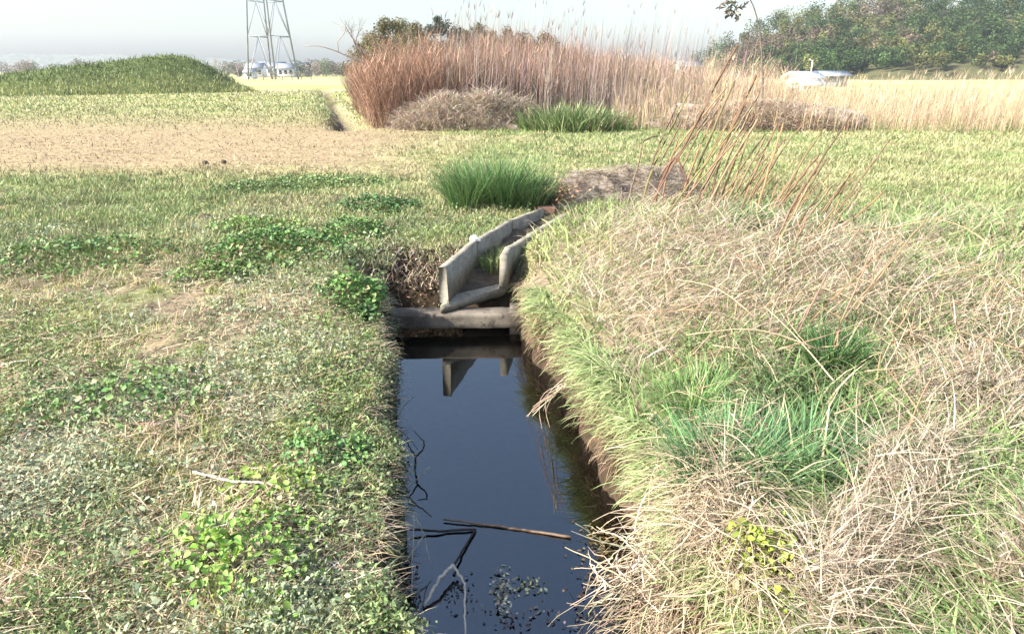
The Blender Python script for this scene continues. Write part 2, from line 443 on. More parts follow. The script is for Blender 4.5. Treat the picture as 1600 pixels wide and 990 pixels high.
EDGE_L = lambda x, y: np.clip(ditch_l(np.minimum(y, Y_END)) - x, 0, 9)
EDGE_R = lambda x, y: np.clip(x - ditch_r(np.minimum(y, Y_END)), 0, 9)
def isleft(x, y):
    s = left(x, y); a, b = flume_span(y)
    return np.where(y > Y_END, x < (a + b) / 2, s)

# --- left bank: grey green creeping weeds
S = Soup()
def k_(x, y, u, v):
    nz = fbm(x, y, .6, 51)
    return isleft(x, y) * sstep(.38, .60, nz + .25 * np.exp(-EDGE_L(x, y) / .35) + .08 * blob(u, v, 480, 500, 160, 110) - .10 * blob(u, v, 330, 640, 110, 110) - .1 * blob(u, v, 560, 850, 90, 80)) * (1 - sstep(7.0, 9.5, y))
R, u, v = veg(330000, 1.35, 9.5, 1.3, k_)
e = EDGE_L(R[:, 0], R[:, 1]); n_ = len(R)
gmix = sstep(.4, .65, fbm(R[:, 0], R[:, 1], .8, 53))
c = mixc((.265, .305, .185), (.17, .24, .085), np.clip(gmix + .35 * np.exp(-e / .35), 0, 1)) * np.exp(rng.normal(0, .32, (n_, 1)))
R[:, 2] += rng.random(n_) ** 1.5 * .075 * (1 + fbm(R[:, 0], R[:, 1], .3, 3))
leaves(S, R, (.008 + .030 * rng.random(n_) ** 2.2) * (1 + .10 * (R[:, 1] - 2)), (.005 + .017 * rng.random(n_) ** 2.2) * (1 + .10 * (R[:, 1] - 2)), c, up=.7)
# bank face leaves hanging over the water, both sides of the left edge
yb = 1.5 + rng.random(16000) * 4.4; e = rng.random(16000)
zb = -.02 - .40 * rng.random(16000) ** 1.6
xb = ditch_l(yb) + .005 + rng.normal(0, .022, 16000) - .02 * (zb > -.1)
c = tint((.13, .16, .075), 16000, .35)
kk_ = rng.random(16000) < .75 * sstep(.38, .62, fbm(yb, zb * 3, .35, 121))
xb, yb, zb, e, c = xb[kk_], yb[kk_], zb[kk_], e[kk_], c[kk_]
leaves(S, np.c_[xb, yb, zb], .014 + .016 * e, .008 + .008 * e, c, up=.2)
tag(S.build("creeping_weeds", M_LEAF), 'grey green creeping weeds carpeting the left bank', 'weeds', kind='stuff')

# --- left bank: dry stubble and lying straw
S = Soup()
def k_(x, y, u, v):
    return isleft(x, y) * sstep(.03, .16, EDGE_L(x, y) + .2 * (y > Y_END)) * (.35 + .65 * sstep(.42, .62, fbm(x, y, .55, 57) + .25 * blob(u, v, 330, 650, 90, 130) + .15 * blob(u, v, 560, 850, 120, 90))) * (1 - sstep(5.6, 7.2, y)) * (1 - .6 * blob(u, v, 560, 390, 260, 55))
R, u, v = veg(95000, 1.35, 9, 1.3, k_); n_ = len(R)
sc_ = 1 + .12 * (R[:, 1] - 2)
up_ = rng.random(n_) < .4
blades(S, R + np.c_[np.zeros((n_, 2)), np.where(up_, 0, .02 + .03 * rng.random(n_))], rng.normal(.5, 1.4, n_), np.where(up_, .1 + .4 * rng.random(n_), 1.25 + .2 * rng.random(n_)), np.where(up_, .5 + .3 * rng.random(n_), 1.6 + .15 * rng.random(n_)),
       np.where(up_, .03 + .06 * rng.random(n_), .06 + .16 * rng.random(n_)), (.0035 + .003 * rng.random(n_)) * sc_, tint((.42, .34, .225), n_, .4), nseg=2)
n_ = 2600; y_ = 1.5 + rng.random(n_) * 4.3; x_ = ditch_l(y_) - .10 * rng.random(n_)
blades(S, np.c_[x_, y_, land(x_, y_)], rng.normal(0, .9, n_), .4 + .6 * rng.random(n_), 1.6 + 1.1 * rng.random(n_), .05 + .13 * rng.random(n_), .004, tint((.40, .34, .22), n_, .35), nseg=4)
tf = 900; tx, ty = scatter(tf, 1.4, 7.5, 1.3); kk_ = isleft(tx, ty) & free(tx, ty) & (EDGE_L(tx, ty) + 9 * (ty > Y_END) > .05); tx, ty = tx[kk_], ty[kk_]
ti = np.repeat(np.arange(len(tx)), 26); n_ = len(ti); th_ = rng.uniform(.04, .13, len(tx))[ti]
R = np.c_[tx[ti] + rng.normal(0, .03, n_), ty[ti] + rng.normal(0, .03, n_), np.zeros(n_)]; R[:, 2] = land(R[:, 0], R[:, 1]) - .005
c = np.where((rng.random(len(tx)) < .6)[ti][:, None], tint((.24, .29, .085), n_, .3), tint((.46, .385, .25), n_, .3))
blades(S, R, rng.random(n_) * 6.28, .05 + .5 * rng.random(n_), .3 + .9 * rng.random(n_), th_ * (.5 + .8 * rng.random(n_)), (.0035 + .002 * rng.random(n_)) * (1 + .12 * (R[:, 1] - 2)), c * .8, c * 1.1, nseg=3)
tag(S.build("dry_stubble", M_DRY), 'pale dry stubble and cut straw lying on the left bank', 'stubble', kind='stuff')

# --- left: short fine grass
S = Soup()
def k_(x, y, u, v):
    return isleft(x, y) * (.10 + .9 * sstep(.48, .62, fbm(x, y, .45, 61) + .3 * blob(u, v, 520, 940, 180, 60) + .22 * blob(u, v, 640, 860, 60, 120) + .3 * blob(u, v, 480, 380, 320, 75) - .2 * blob(u, v, 640, 420, 50, 35))) * (1 - sstep(8, 10, y))
R, u, v = veg(120000, 1.35, 10, 1.3, k_); n_ = len(R)
yel = fbm(R[:, 0], R[:, 1], .5, 63)
c = mixc((.17, .21, .065), (.29, .30, .09), sstep(.35, .6, yel)) * np.exp(rng.normal(0, .2, (n_, 1)))
blades(S, R, rng.random(n_) * 6.3, .15 + .35 * rng.random(n_), .6 + .7 * rng.random(n_), .03 + .07 * rng.random(n_), (.003 + .0025 * rng.random(n_)) * (1 + .12 * (R[:, 1] - 2)), c * .85, c * 1.2)
tag(S.build("short_grass", M_GRASS), 'short green grass growing through the left bank', 'grass', kind='stuff')

# --- meadow from the flume out to the thicket and beyond
S = Soup()
def k_(x, y, u, v):
    strip = sstep(285, 255, v) * sstep(165, 210, v) * sstep(740, 560, u)
    return (1 - .55 * strip) * np.where(isleft(x, y), sstep(5.2, 6.8, y), sstep(6.4, 8, y)) * (1 - .97 * in_thicket(x, y))
TH_F = [P(548, 204), P(640, 200), P(800, 192), P(980, 180), P(1090, 182), P(1300, 186), P(1700, 190)]
TH_F = np.array(TH_F)
def th_front(x): return np.interp(x, TH_F[:, 0], TH_F[:, 1])
def th_left(y): return D2A[0] + (D2B[0] - D2A[0]) * (y - D2A[1]) / (D2B[1] - D2A[1]) + .9
def in_thicket(x, y): return ((y > th_front(x)) & (x > th_left(y)) & (y < 48)).astype(float)
R, u, v = veg(460000, 5.2, 60, 1.75, k_); n_ = len(R)
nz = fbm(R[:, 0], R[:, 1], 1.1, 67); nz2 = fbm(R[:, 0], R[:, 1], 3.5, 69)
strip = sstep(288, 258, v + 14 * (nz2 - .5)) * sstep(165, 210, v) * sstep(780, 560, u + 200 * (nz - .5))
green = np.clip(sstep(.40, .62, nz) * .8 + 1.2 * blob(u, v, 800, 206, 300, 13) + .6 * blob(u, v, 490, 180, 60, 25) + .5 * blob(u, v, 470, 290, 190, 16), 0, 1)
c = mixc((.285, .30, .145), (.17, .235, .085), green) * np.exp(.9 * (fbm(R[:, 0], R[:, 1], .45, 117) - .5))[:, None]
dryc = mixc(c, np.where((fbm(R[:, 0], R[:, 1] * 2.2, .5, 79) > .52)[:, None], (.36, .285, .175), (.25, .19, .115)), np.clip(strip + .25 * (rng.random(n_) < .25), 0, 1))
c = np.where((rng.random(n_) < .12)[:, None], (.45, .37, .22), dryc) * np.exp(rng.normal(0, .2, (n_, 1)))
d_ = R[:, 1]
lie = rng.random(n_) < (.15 + .7 * strip)
blades(S, R, np.where(lie, rng.normal(0, .7, n_) + 3.14 * (rng.random(n_) < .5), rng.random(n_) * 6.3), np.where(lie, 1.2, .1 + .4 * rng.random(n_)), np.where(lie, 1.55, .6 + .6 * rng.random(n_)),
       (.02 + .07 * rng.random(n_) ** 1.3) * (.35 + 1.5 * fbm(R[:, 0], R[:, 1], .30, 111) ** 1.5 + .5 * (fbm(R[:, 0], R[:, 1], 1.6, 113) - .3)) * (1 + .03 * d_) * (1 - .3 * strip), (.0035 + .002 * rng.random(n_)) * (d_ / 3.2), c * .9, c * 1.12, nseg=2)
tag(S.build("meadow_grass", M_GRASS), 'short yellow green meadow grass between the ditch and the thicket', 'grass', kind='stuff')

# --- right bank: lush overhanging grass, tan matted stems
def w_dry(u, v):
    return np.clip(.22 + 1.0 * blob(u, v, 1115, 470, 175, 78) + .85 * blob(u, v, 1270, 490, 110, 70) + 1.0 * blob(u, v, 1090, 840, 95, 150) + .9 * blob(u, v, 1010, 930, 110, 90)
                   + .9 * blob(u, v, 1300, 930, 110, 90) + .75 * blob(u, v, 960, 470, 80, 55) + .45 * blob(u, v, 1010, 560, 30, 110) + .6 * blob(u, v, 1180, 610, 40, 50) + .5 * blob(u, v, 1500, 600, 130, 160) + .5 * blob(u, v, 1060, 380, 120, 50) + sstep(1250, 1400, u) * .8 * sstep(.4, .65, vnoise(u / 120, v / 60, 5)) - .75 * blob(u, v, 1225, 690, 105, 85) - .5 * blob(u, v, 1050, 620, 70, 70) - .5 * blob(u, v, 1195, 880, 60, 70), .03, 1)
S = Soup()
def k_(x, y, u, v):
    return (~isleft(x, y)) * np.clip(1.05 - .75 * w_dry(u, v) - .7 * blob(u, v, 1070, 860, 85, 170), .06, 1) * (1 - sstep(7.6, 9.5, y))
R, u, v = veg(150000, 1.3, 9.5, 1.3, k_, mr=.03); n_ = len(R)
e = EDGE_R(R[:, 0], R[:, 1])
blue = np.clip(1.2 * blob(u, v, 1215, 680, 110, 95) + 1.0 * blob(u, v, 1155, 350, 40, 45) + .8 * blob(u, v, 1290, 560, 30, 60), 0, 1)
lime = np.clip(.9 * blob(u, v, 840, 450, 60, 80) + .8 * blob(u, v, 950, 390, 120, 50) + 1.0 * blob(u, v, 1190, 880, 60, 70), 0, 1)
c = mixc((.19, .28, .10), (.33, .39, .14), np.clip(lime + .8 * (fbm(R[:, 0], R[:, 1], .35, 77) - .4), 0, 1))
c = mixc(c, (.10, .165, .06), blue) * np.exp(rng.normal(0, .22, (n_, 1)))
c = np.where((rng.random(n_) < .14)[:, None], np.array([.44, .37, .24]) * np.exp(rng.normal(0, .15, (n_, 1))), c)
swirl = 5 * (fbm(R[:, 0], R[:, 1], .35, 141) - .5)
hd = swirl + np.where((e < .7) & (rng.random(n_) < .7), math.pi + rng.normal(-.3, 1.1, n_), rng.random(n_) * 6.3)
Lb = (.08 + .24 * rng.random(n_) ** 1.5) * (1 + .4 * blue) * (.62 + .38 * sstep(.05, .5, e)) * (.6 + .8 * fbm(R[:, 0], R[:, 1], .28, 71))
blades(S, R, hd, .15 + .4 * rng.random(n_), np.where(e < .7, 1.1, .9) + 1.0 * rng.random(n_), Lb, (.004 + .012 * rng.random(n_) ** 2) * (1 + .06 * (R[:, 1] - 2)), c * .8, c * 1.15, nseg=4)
# fringe hanging over the right bank
m_ = 10000
yb = 1.5 + rng.random(m_) * 3.95; xb = ditch_r(yb) + .015 + .16 * rng.random(m_)
c = mixc((.20, .29, .10), (.40, .42, .21), rng.random(m_)) * np.exp(rng.normal(0, .3, (m_, 1)))
blades(S, np.c_[xb, yb, land(xb, yb) - .02], math.pi + rng.normal(-.2, 1.0, m_), .5 + .5 * rng.random(m_), 1.8 + .8 * rng.random(m_), (.04 + .20 * rng.random(m_) ** 1.5) * (.2 + 1.5 * fbm(xb, yb, .22, 75)), .005 + .008 * rng.random(m_), c * .8, c * 1.1, nseg=5)
m_ = 3800; yb = 1.5 + rng.random(m_) * 4.3; zb_ = -.08 - .34 * rng.random(m_)
blades(S, np.c_[ditch_r(yb) + .01 + .02 * rng.random(m_), yb, zb_], math.pi + rng.normal(0, .8, m_), 1.2 + .8 * rng.random(m_), 2.6 + .5 * rng.random(m_), .04 + .13 * rng.random(m_), .0025 + .002 * rng.random(m_), tint((.22, .16, .10), m_, .45), nseg=4)
tag(S.build("bank_grass", M_GRASS), 'long light green grass leaning over the water along the right bank', 'grass', kind='stuff')

S = Soup()
def k_(x, y, u, v): return (~isleft(x, y)) * (.05 + .95 * w_dry(u, v)) * (1 - sstep(7.4, 9, y))
R, u, v = veg(170000, 1.3, 9, 1.3, k_, mr=.15, spreadx=.9); n_ = len(R)
R[:, 2] += rng.random(n_) ** 1.4 * .30 * w_dry(u, v)
c = np.where((rng.random(n_) < .2)[:, None], (.25, .18, .125), (.40, .335, .25)) * np.exp(rng.normal(0, .34, (n_, 1)))
lean = np.where(rng.random(n_) < .45, rng.normal(.45, .7, n_) + 3 * (fbm(R[:, 0], R[:, 1], .4, 143) - .5), rng.random(n_) * 6.3)
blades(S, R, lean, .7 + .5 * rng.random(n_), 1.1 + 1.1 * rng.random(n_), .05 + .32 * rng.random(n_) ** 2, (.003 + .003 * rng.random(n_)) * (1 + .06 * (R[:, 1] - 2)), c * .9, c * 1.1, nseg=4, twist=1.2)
tag(S.build("matted_dry_grass", M_DRY), 'tan matted dead grass sprawling over the right bank', 'dead grass', kind='stuff')

S = Soup(); paths = []; rr = []; cols = []
for k in range(520):
    uu, vv = rng.uniform(940, 1600), rng.normal(540, 120)
    if vv < 390 or vv > 800 or rng.random() < .8 * blob(uu, vv, 1225, 690, 105, 85): continue
    a = P(uu, vv, 0); a[2] = land(a[0:1], a[1:2])[0] + .05 + .22 * rng.random()
    h = rng.normal(.75, .4) if rng.random() < .8 else rng.uniform(0, 6.28); L = .25 + .55 * rng.random()
    b = a + np.array([math.cos(h) * L, math.sin(h) * L, rng.uniform(-.05, .35) * L])
    if min(a[0] - ditch_r(a[1:2])[0], b[0] - ditch_r(b[1:2])[0]) < .22: continue
    paths.append(bent([a, (a + b) / 2 + rng.normal(0, .06, 3) * L, b], 7)); rr.append(np.linspace(1, .6, 7) * (.0018 + .0030 * rng.random() ** 1.5)); cols.append(np.array([.40, .30, .20] if rng.random() < .6 else [.27, .18, .11]) * math.exp(rng.normal(0, .3)))
tubes(S, np.array(paths), np.array(rr), np.array(cols), 4)
tag(S.build("fallen_stalks", M_STEM), 'long fallen stalks lying slantwise through the dead grass on the right bank', 'dead stalks', kind='stuff')

# --- right bank: pale woody stems tumbling towards the water at the front
S = Soup()
paths = []; cols = []; rr = []
for k in range(5200):
    uu, vv = rng.normal(1075, 62), rng.normal(870, 110)
    if vv < 640 or uu < 1000 - .25 * max(0, vv - 860): continue
    a = P(uu, vv, 0); 
    if a[1] < 1.6: continue
    a[2] = land(a[0:1], a[1:2])[0] + rng.random() ** 1.4 * .24
    h = rng.normal(-2.3, .7) if rng.random() < .35 else rng.uniform(0, 6.28)
    L = .06 + .28 * rng.random() ** 2; dz = -.5 * rng.random() if math.cos(h) < 0 else .35 * rng.random()
    b = a + np.array([math.cos(h) * L, math.sin(h) * L, dz * L - .02]); mid_ = (a + b) / 2 + rng.normal(0, .16, 3) * L + np.array([0, 0, .12 * L])
    paths.append(bent([a, mid_, b], 7)); rr.append(np.linspace(1, .55, 7) * (.0010 + .0022 * rng.random() ** 2)); cols.append(np.array([.38, .31, .22]) * math.exp(rng.normal(0, .38)))
tubes(S, np.array(paths), np.array(rr), np.array(cols), 4)
tag(S.build("bleached_stems", M_STEM), 'tangle of bleached woody stems tumbling down the near right bank', 'dead stems', kind='stuff')

# ------------------------------------------------------------------ concrete flume, sill
def wall_run(S, pts, side, th, z_bot):
    """a wall whose inner top edge follows pts; thickness th to the outer side"""
    p = run(pts); tan = np.gradient(p[:, :2], axis=0); tan /= np.linalg.norm(tan, axis=1, keepdims=True)
    o = np.stack([-tan[:, 1], tan[:, 0]], 1) * side * th
    zt = p[:, 2] + (vnoise(_s * 23, _s * 0 + side, 5) - .5) * .012
    zb = z_bot(_s)
    k = len(p)
    V = np.concatenate([np.c_[p[:, :2], zt], np.c_[p[:, :2] + o, zt - .004], np.c_[p[:, :2] + o, zb], np.c_[p[:, :2] - o * .15, zb]])
    Q = []
    for i in range(k - 1):
        for a in range(4):
            b = (a + 1) % 4; q = [a * k + i, a * k + i + 1, b * k + i + 1, b * k + i]
            Q.append(q if side < 0 else q[::-1])
    e0 = [0, k, 2 * k, 3 * k]; e1 = [k - 1, 2 * k - 1, 3 * k - 1, 4 * k - 1]
    Q += [e0, e1[::-1]]
    S.add(V, Q)
root = empty("concrete_flume", (FL[0] + FR[0]) / 2 * np.array([1, 1, 0]) + np.array([0, 0, -.33]), 'grey open concrete flume with mossy mouth ending above the water', 'flume')
root_loc = np.array(root.location)
def local(o, r):
    o.location = tuple(-c for c in r.location); return o
zb = lambda s: -.335 + .06 * s
for W_, sd in ((FL, 1), (FR, -1)):        # three precast lengths a side with open joints
    for i in range(3):
        t_ = (W_[i + 1] - W_[i]) / np.linalg.norm(W_[i + 1] - W_[i]); g_ = .008
        q = np.array([W_[i] + t_ * (g_ if i else 0), W_[i + 1] - t_ * g_]); q[:, :2] += rng.normal(0, .004, 2); q[:, 2] += rng.normal(0, .006)
        S = Soup(); wall_run(S, q, sd, .07, (lambda s, i=i: np.interp(np.linalg.norm(run(q)[:, :2] - W_[0, :2], axis=1) / np.linalg.norm(W_[3, :2] - W_[0, :2]), [0, 1], [-.262, -.202]) + .001)); local(S.build("side_wall", M_CONC, root), root)
S = Soup(); a, b = run(FL), run(FR); k = len(a)
fz = -.262 + .06 * _s
ac = b[:, :2] - a[:, :2]; wd = np.linalg.norm(ac, axis=1, keepdims=True); ac = ac / wd
def sect(o, h, from_left): return np.c_[(a[:, :2] + ac * o) if from_left else (b[:, :2] - ac * o), fz + h]
SEC = [sect(-.072, .0, True), sect(.001, .0, True), sect(.001, .03, True), sect(.035, .0, True), sect(.035, .0, False), sect(.001, .03, False), sect(.001, .0, False), sect(-.072, .0, False),
       sect(-.071, -.055, False), sect(-.045, -.078, False), sect(-.06, -.078, True), sect(-.071, -.068, True)]
ns = len(SEC); V = np.concatenate(SEC); V[::k, :2] -= np.array([[.004, .014]])
Q = [[j * k + i, j * k + i + 1, ((j + 1) % ns) * k + i + 1, ((j + 1) % ns) * k + i] for j in range(ns) for i in range(k - 1)]
S.add(V, Q)
for e in (0, k - 1):                       # end faces
    q = lambda *ids: [[x_ * k + e for x_ in ids]]
    S.Q.append(np.array(q(0, 1, 10, 11) + q(1, 3, 4, 6) + q(1, 6, 9, 10) + q(6, 7, 8, 9)) + S.n - len(V)); S.T.append(np.array(q(1, 2, 3) + q(4, 5, 6)) + S.n - len(V))
local(S.build("floor_slab", M_CONC, root), root)
# silt lying in the flume
S = Soup(); V = []; kk = 9
for i in range(3, k):
    for j in range(kk):
        t = j / (kk - 1); p = a[i] * (1 - t) + b[i] * t
        V.append([p[0], p[1], fz[i] + .006 + (.05 + .10 * _s[i]) * sstep(.06, .3, _s[i]) * (.55 + .9 * vnoise(np.array([i * .45]), np.array([t * 4.]), 3)[0]) * (.75 + .25 * abs(2 * t - 1))])
Q = [[i * kk + j, i * kk + j + 1, (i + 1) * kk + j + 1, (i + 1) * kk + j] for i in range(k - 4) for j in range(kk - 1)]
S.add(V, Q); silt = S.build("silt", M_CLOD, root, True); local(silt, root)

def tuft(name, base, n, hgt, spread_, c0, label, cat='grass tussock', group=None, mat=None, wid=.006, out_=1.0, dryfrac=.08, lean=None, arch=1.3):
    S = Soup()
    nsub = max(3, int(spread_ * 12)); sa = rng.random(nsub) * 6.283; sr = spread_ * np.sqrt(rng.random(nsub)) * .5
    si = rng.integers(0, nsub, n); an = rng.random(n) * 6.283; rad = spread_ * np.sqrt(rng.random(n)) * .28; sh = rng.uniform(.55, 1.1, nsub)[si] * (1 - .3 * (sr / spread_ / .5)[si])
    R = np.c_[sr[si] * np.cos(sa[si]) + rad * np.cos(an), sr[si] * np.sin(sa[si]) * .8 + rad * np.sin(an), np.zeros(n)]
    wx = R[:, 0] + base[0]; wy = R[:, 1] + base[1]
    R[:, 2] = land(wx, wy) - base[2] - .01
    c = tint(c0, n, .3) * np.exp(rng.normal(0, .2, nsub))[si][:, None]
    c = np.where((rng.random(n) < dryfrac)[:, None], np.array([.48, .42, .27]), c)
    hd = an + rng.normal(0, .5, n)
    if lean is not None: hd = np.where(rng.random(n) < .6, rng.normal(lean, .5, n), hd)
    L = hgt * (.4 + .75 * rng.random(n)) * sh
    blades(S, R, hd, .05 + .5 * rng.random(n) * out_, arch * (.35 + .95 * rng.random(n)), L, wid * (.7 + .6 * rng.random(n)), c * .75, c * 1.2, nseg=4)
    o = S.build(name, mat or M_GRASS); o.location = tuple(float(q) for q in base)
    return tag(o, label, cat, group)
def on(u, v, z=0):
    p = P(u, v, z); p[2] = land(p[0:1], p[1:2])[0]; return p
GT = 'green grass tussocks'
tuft("grass_tussock", on(785, 322), 5600, .84, .95, (.10, .18, .06), 'big dark green grass tussock beside the head of the flume', group=GT, wid=.009, dryfrac=.03)
tuft("grass_tussock", on(893, 203), 4200, 1.05, 2.5, (.16, .22, .085), 'broad bright green tussock at the foot of the brown thicket', group=GT, wid=.03)
tuft("grass_tussock", on(455, 668), 700, .13, .16, (.30, .33, .05), 'small yellow green grass tuft on the left bank', group=GT, wid=.004)
tuft("grass_tussock", on(1158, 385), 1300, .40, .40, (.09, .18, .05), 'upright green tussock among the tall dry stems on the right', group=GT, wid=.007)
tuft("grass_tussock", on(1215, 745), 2600, .50, .55, (.095, .18, .075), 'blue green long bladed tussock low on the right bank', group=GT, wid=.008)
tuft("grass_tussock", on(1075, 640), 1500, .36, .34, (.17, .27, .09), 'light green tussock halfway down the right bank', group=GT, wid=.007)
tuft("grass_tussock", on(1300, 600), 900, .36, .3, (.06, .14, .04), 'dark green tussock poking out of the dead grass at far right', group=GT, wid=.008)
tuft("grass_tussock", on(640, 880), 1100, .16, .22, (.27, .30, .08), 'yellowish grass clump on the left bank edge by the sticks', group=GT, wid=.004)
tuft("grass_tussock", on(500, 955), 1000, .13, .26, (.30, .30, .12), 'pale bristly grass clump at the front of the left bank', group=GT, wid=.004, dryfrac=.4)
tuft("grass_tussock", on(350, 960), 900, .15, .26, (.22, .28, .11), 'green grass clump in the near left corner', group=GT, wid=.005, dryfrac=.2)
# weeds growing in the flume
fw = (FL[1] + FR[1]) / 2 + np.array([.02, .12, -.28])
S = Soup(); n_ = 420; an = rng.random(n_) * 6.28; rd = .16 * np.sqrt(rng.random(n_))
blades(S, np.c_[rd * np.cos(an), rd * 1.6 * np.sin(an), np.zeros(n_) - .03], an, .1, 1.2 * rng.random(n_), .12 + .16 * rng.random(n_), .006, tint((.16, .21, .07), n_, .3), nseg=3)
leaves(S, np.c_[rd * np.cos(an), rd * 1.6 * np.sin(an), .14 * rng.random(n_)], .03, .018, tint((.17, .20, .09), n_, .35))
o = S.build("weed_clump", M_GRASS); o.location = tuple(fw); tag(o, 'straggly green weeds growing in the silt of the flume', 'weeds')
# sill beam across the head of the ditch
s0, s1 = P(598, 490, -.36), P(812, 488, -.36)
root = empty("concrete_sill", ((s0[0] + s1[0]) / 2, s0[1], -.48), 'stained concrete sill beam spanning the ditch under the flume mouth', 'concrete sill')
S = Soup(); k = 90; t = np.linspace(0, 1, k)
cx = s0[0] - .12 + (s1[0] - s0[0] + .18) * t; cy = s0[1] + .02 + (s1[1] - s0[1]) * t
prof = [(-.112, -.470), (-.120, -.462), (-.120, -.42), (-.120, -.375), (-.120, -.352), (-.112, -.343), (.0, -.345), (.10, -.35), (.13, -.40), (.12, -.465), (0, -.475)]
V = []
for py, pz in prof:
    V.append(np.c_[cx, cy + py + (fbm(t * 9, t * 0 + py * 31, 1, 2) - .5) * .014, pz + (fbm(t * 11, t * 0 + pz * 57, 1, 4) - .5) * .014])
V = np.concatenate(V); np_ = len(prof)
Q = [[aa * k + i, aa * k + i + 1, ((aa + 1) % np_) * k + i + 1, ((aa + 1) % np_) * k + i] for aa in range(np_) for i in range(k - 1)]
S.add(V, Q); ctr = [aa * k for aa in range(np_)]; S.T.append(np.array([[ctr[0], ctr[i], ctr[i + 1]] for i in range(1, np_ - 1)]))
ctr = [aa * k + k - 1 for aa in range(np_)]; S.T.append(np.array([[ctr[0], ctr[i + 1], ctr[i]] for i in range(1, np_ - 1)]))
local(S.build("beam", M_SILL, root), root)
S = Soup(); e0 = P(806, 492, -.42)
box(S, e0 + [-.055, -.14, 0], e0 + [.05, -.14, 0], e0 + [.05, .1, 0], e0 + [-.055, .1, 0], -.62, -.34)
local(S.build("end_block", M_SILL, root), root)

S = Soup(); n_ = 5200
x = rng.uniform(-1.35, -.42, n_); y = rng.uniform(6.06, 6.8, n_); a_, _b = flume_span(y); kx = x < a_ - .01; x, y = x[kx], y[kx]; n_ = len(x)
z = land(x, y) + .03 * rng.random(n_)
leaves(S, np.c_[x, y, z], .02 + .03 * rng.random(n_), .015, np.where((rng.random(n_) < .72)[:, None], tint((.055, .04, .028), n_, .35), tint((.27, .20, .135), n_, .4)), up=.4)
n2 = 420; qi = rng.integers(0, n_, n2)
blades(S, np.c_[x[qi], y[qi], z[qi]], rng.random(n2) * 6.28, .6 * rng.random(n2), 1.9 * rng.random(n2) + .5, .05 + .16 * rng.random(n2), .005, tint((.50, .42, .30), n2, .3), nseg=3)
x2 = rng.uniform(.0, .30, 900); y2 = rng.uniform(5.95, 6.5, 900); _a, b_ = flume_span(y2); kx = x2 > b_ + .02; x2, y2 = x2[kx], y2[kx]
leaves(S, np.c_[x2, y2, land(x2, y2) + .03 * rng.random(len(x2))], .02, .014, tint((.30, .24, .15), len(x2), .4), up=.4)
tag(S.build("dead_leaf_litter", M_DRY), 'dead leaves and roots on the scoured earth behind the sill', 'leaf litter', kind='stuff')

# lumps
def lump(name, base, size, mat, label, cat, group=None, rough=.25, sub=3, seed=0, flat=.7):
    import bmesh
    bm = bmesh.new(); bmesh.ops.create_icosphere(bm, subdivisions=sub, radius=1)
    for vt in bm.verts:
        c = vt.co; d = fbm(np.array([c.x * 1.3 + seed * 7 + c.z]), np.array([c.y * 1.3 - c.z * .7]), .8, seed)[0]
        f = 1 + rough * (d - .5) * 2.4
        vt.co = Vector((c.x * f * size[0], c.y * f * size[1], max(c.z, -.5) * f * size[2]))
    me = bpy.data.meshes.new(name); bm.to_mesh(me); bm.free(); me.materials.append(mat)
    o = link(bpy.data.objects.new(name, me)); o.location = tuple(float(c) for c in base)
    if label: tag(o, label, cat, group)
    return o
CG = 'dark soil clods on the left'
lump("soil_clod", on(322, 263) + [0, 0, .03], (.055, .045, .045), M_CLOD, 'dark soil clod lying alone on the dry strip, the left one of two', 'clod', CG, .4, 3, 1)
lump("soil_clod", on(350, 262) + [0, 0, .03], (.05, .04, .04), M_CLOD, 'dark soil clod on the dry strip, right of another clod', 'clod', CG, .4, 3, 2)
lump("soil_clod", on(322, 342) + [0, 0, .02], (.07, .05, .04), M_CLOD, 'dark soil clod among the weeds nearer the camera', 'clod', CG, .4, 3, 3)
o = lump("pale_stone", np.array(FL[1]) + [-.02, .03, .018], (.05, .035, .032), M_STONE, 'white stone lump stuck on the left wall of the flume', 'stone', None, .5, 3, 5)
# brick slab and litter heap by the flume head
b0 = P(852, 326, .02)
S = Soup(); box(S, b0 + [-.10, -.06, 0], b0 + [.12, -.07, 0], b0 + [.11, .07, 0], b0 + [-.11, .06, 0], -.03, .05)
o = S.build("brick_slab", M_BRICK); bm_ = o.modifiers.new("bev", 'BEVEL'); bm_.width = .008; bm_.segments = 2
tag(o, 'reddish brick slab across the head of the flume', 'brick')
hb = on(975, 305)
root = empty("litter_heap", hb, 'grey brown heap of soil and dead plant litter behind the flume', 'litter heap')
S = Soup(); nu, nv_ = 70, 30
gu, gv = np.meshgrid(np.linspace(-1, 1, nu), np.linspace(-1, 1, nv_))
ax = (P(1085, 300) - P(862, 318)) / 2; wy = .62
hx = gu * ax[0] * 1.05; hy = gu * ax[1] * 1.05 + gv * wy
pr_ = np.clip((1 - np.abs(gv) ** 2.5) * (1 - np.abs(gu) ** 6), 0, 1)
hz = land(hb[0] + hx, hb[1] + hy) - hb[2] - .05 + pr_ * (.20 + .34 * (fbm(hx, hy, .35, 81) - .3)) + pr_ * .10 * fbm(hx, hy, .09, 83)
idx = np.arange(nu * nv_).reshape(nv_, nu)
S.add(np.c_[hx.ravel(), hy.ravel(), hz.ravel()], np.stack([idx[:-1, :-1], idx[:-1, 1:], idx[1:, 1:], idx[1:, :-1]], -1).reshape(-1, 4))
S.build("soil", M_HEAP, root, True)
S = Soup(); n_ = 9000; qu = rng.random(n_) * nu // 1; qv = rng.random(n_) * nv_ // 1
ii = idx[qv.astype(int), qu.astype(int)]
R = np.c_[hx.ravel()[ii], hy.ravel()[ii], hz.ravel()[ii] + .015] + rng.normal(0, .02, (n_, 3))
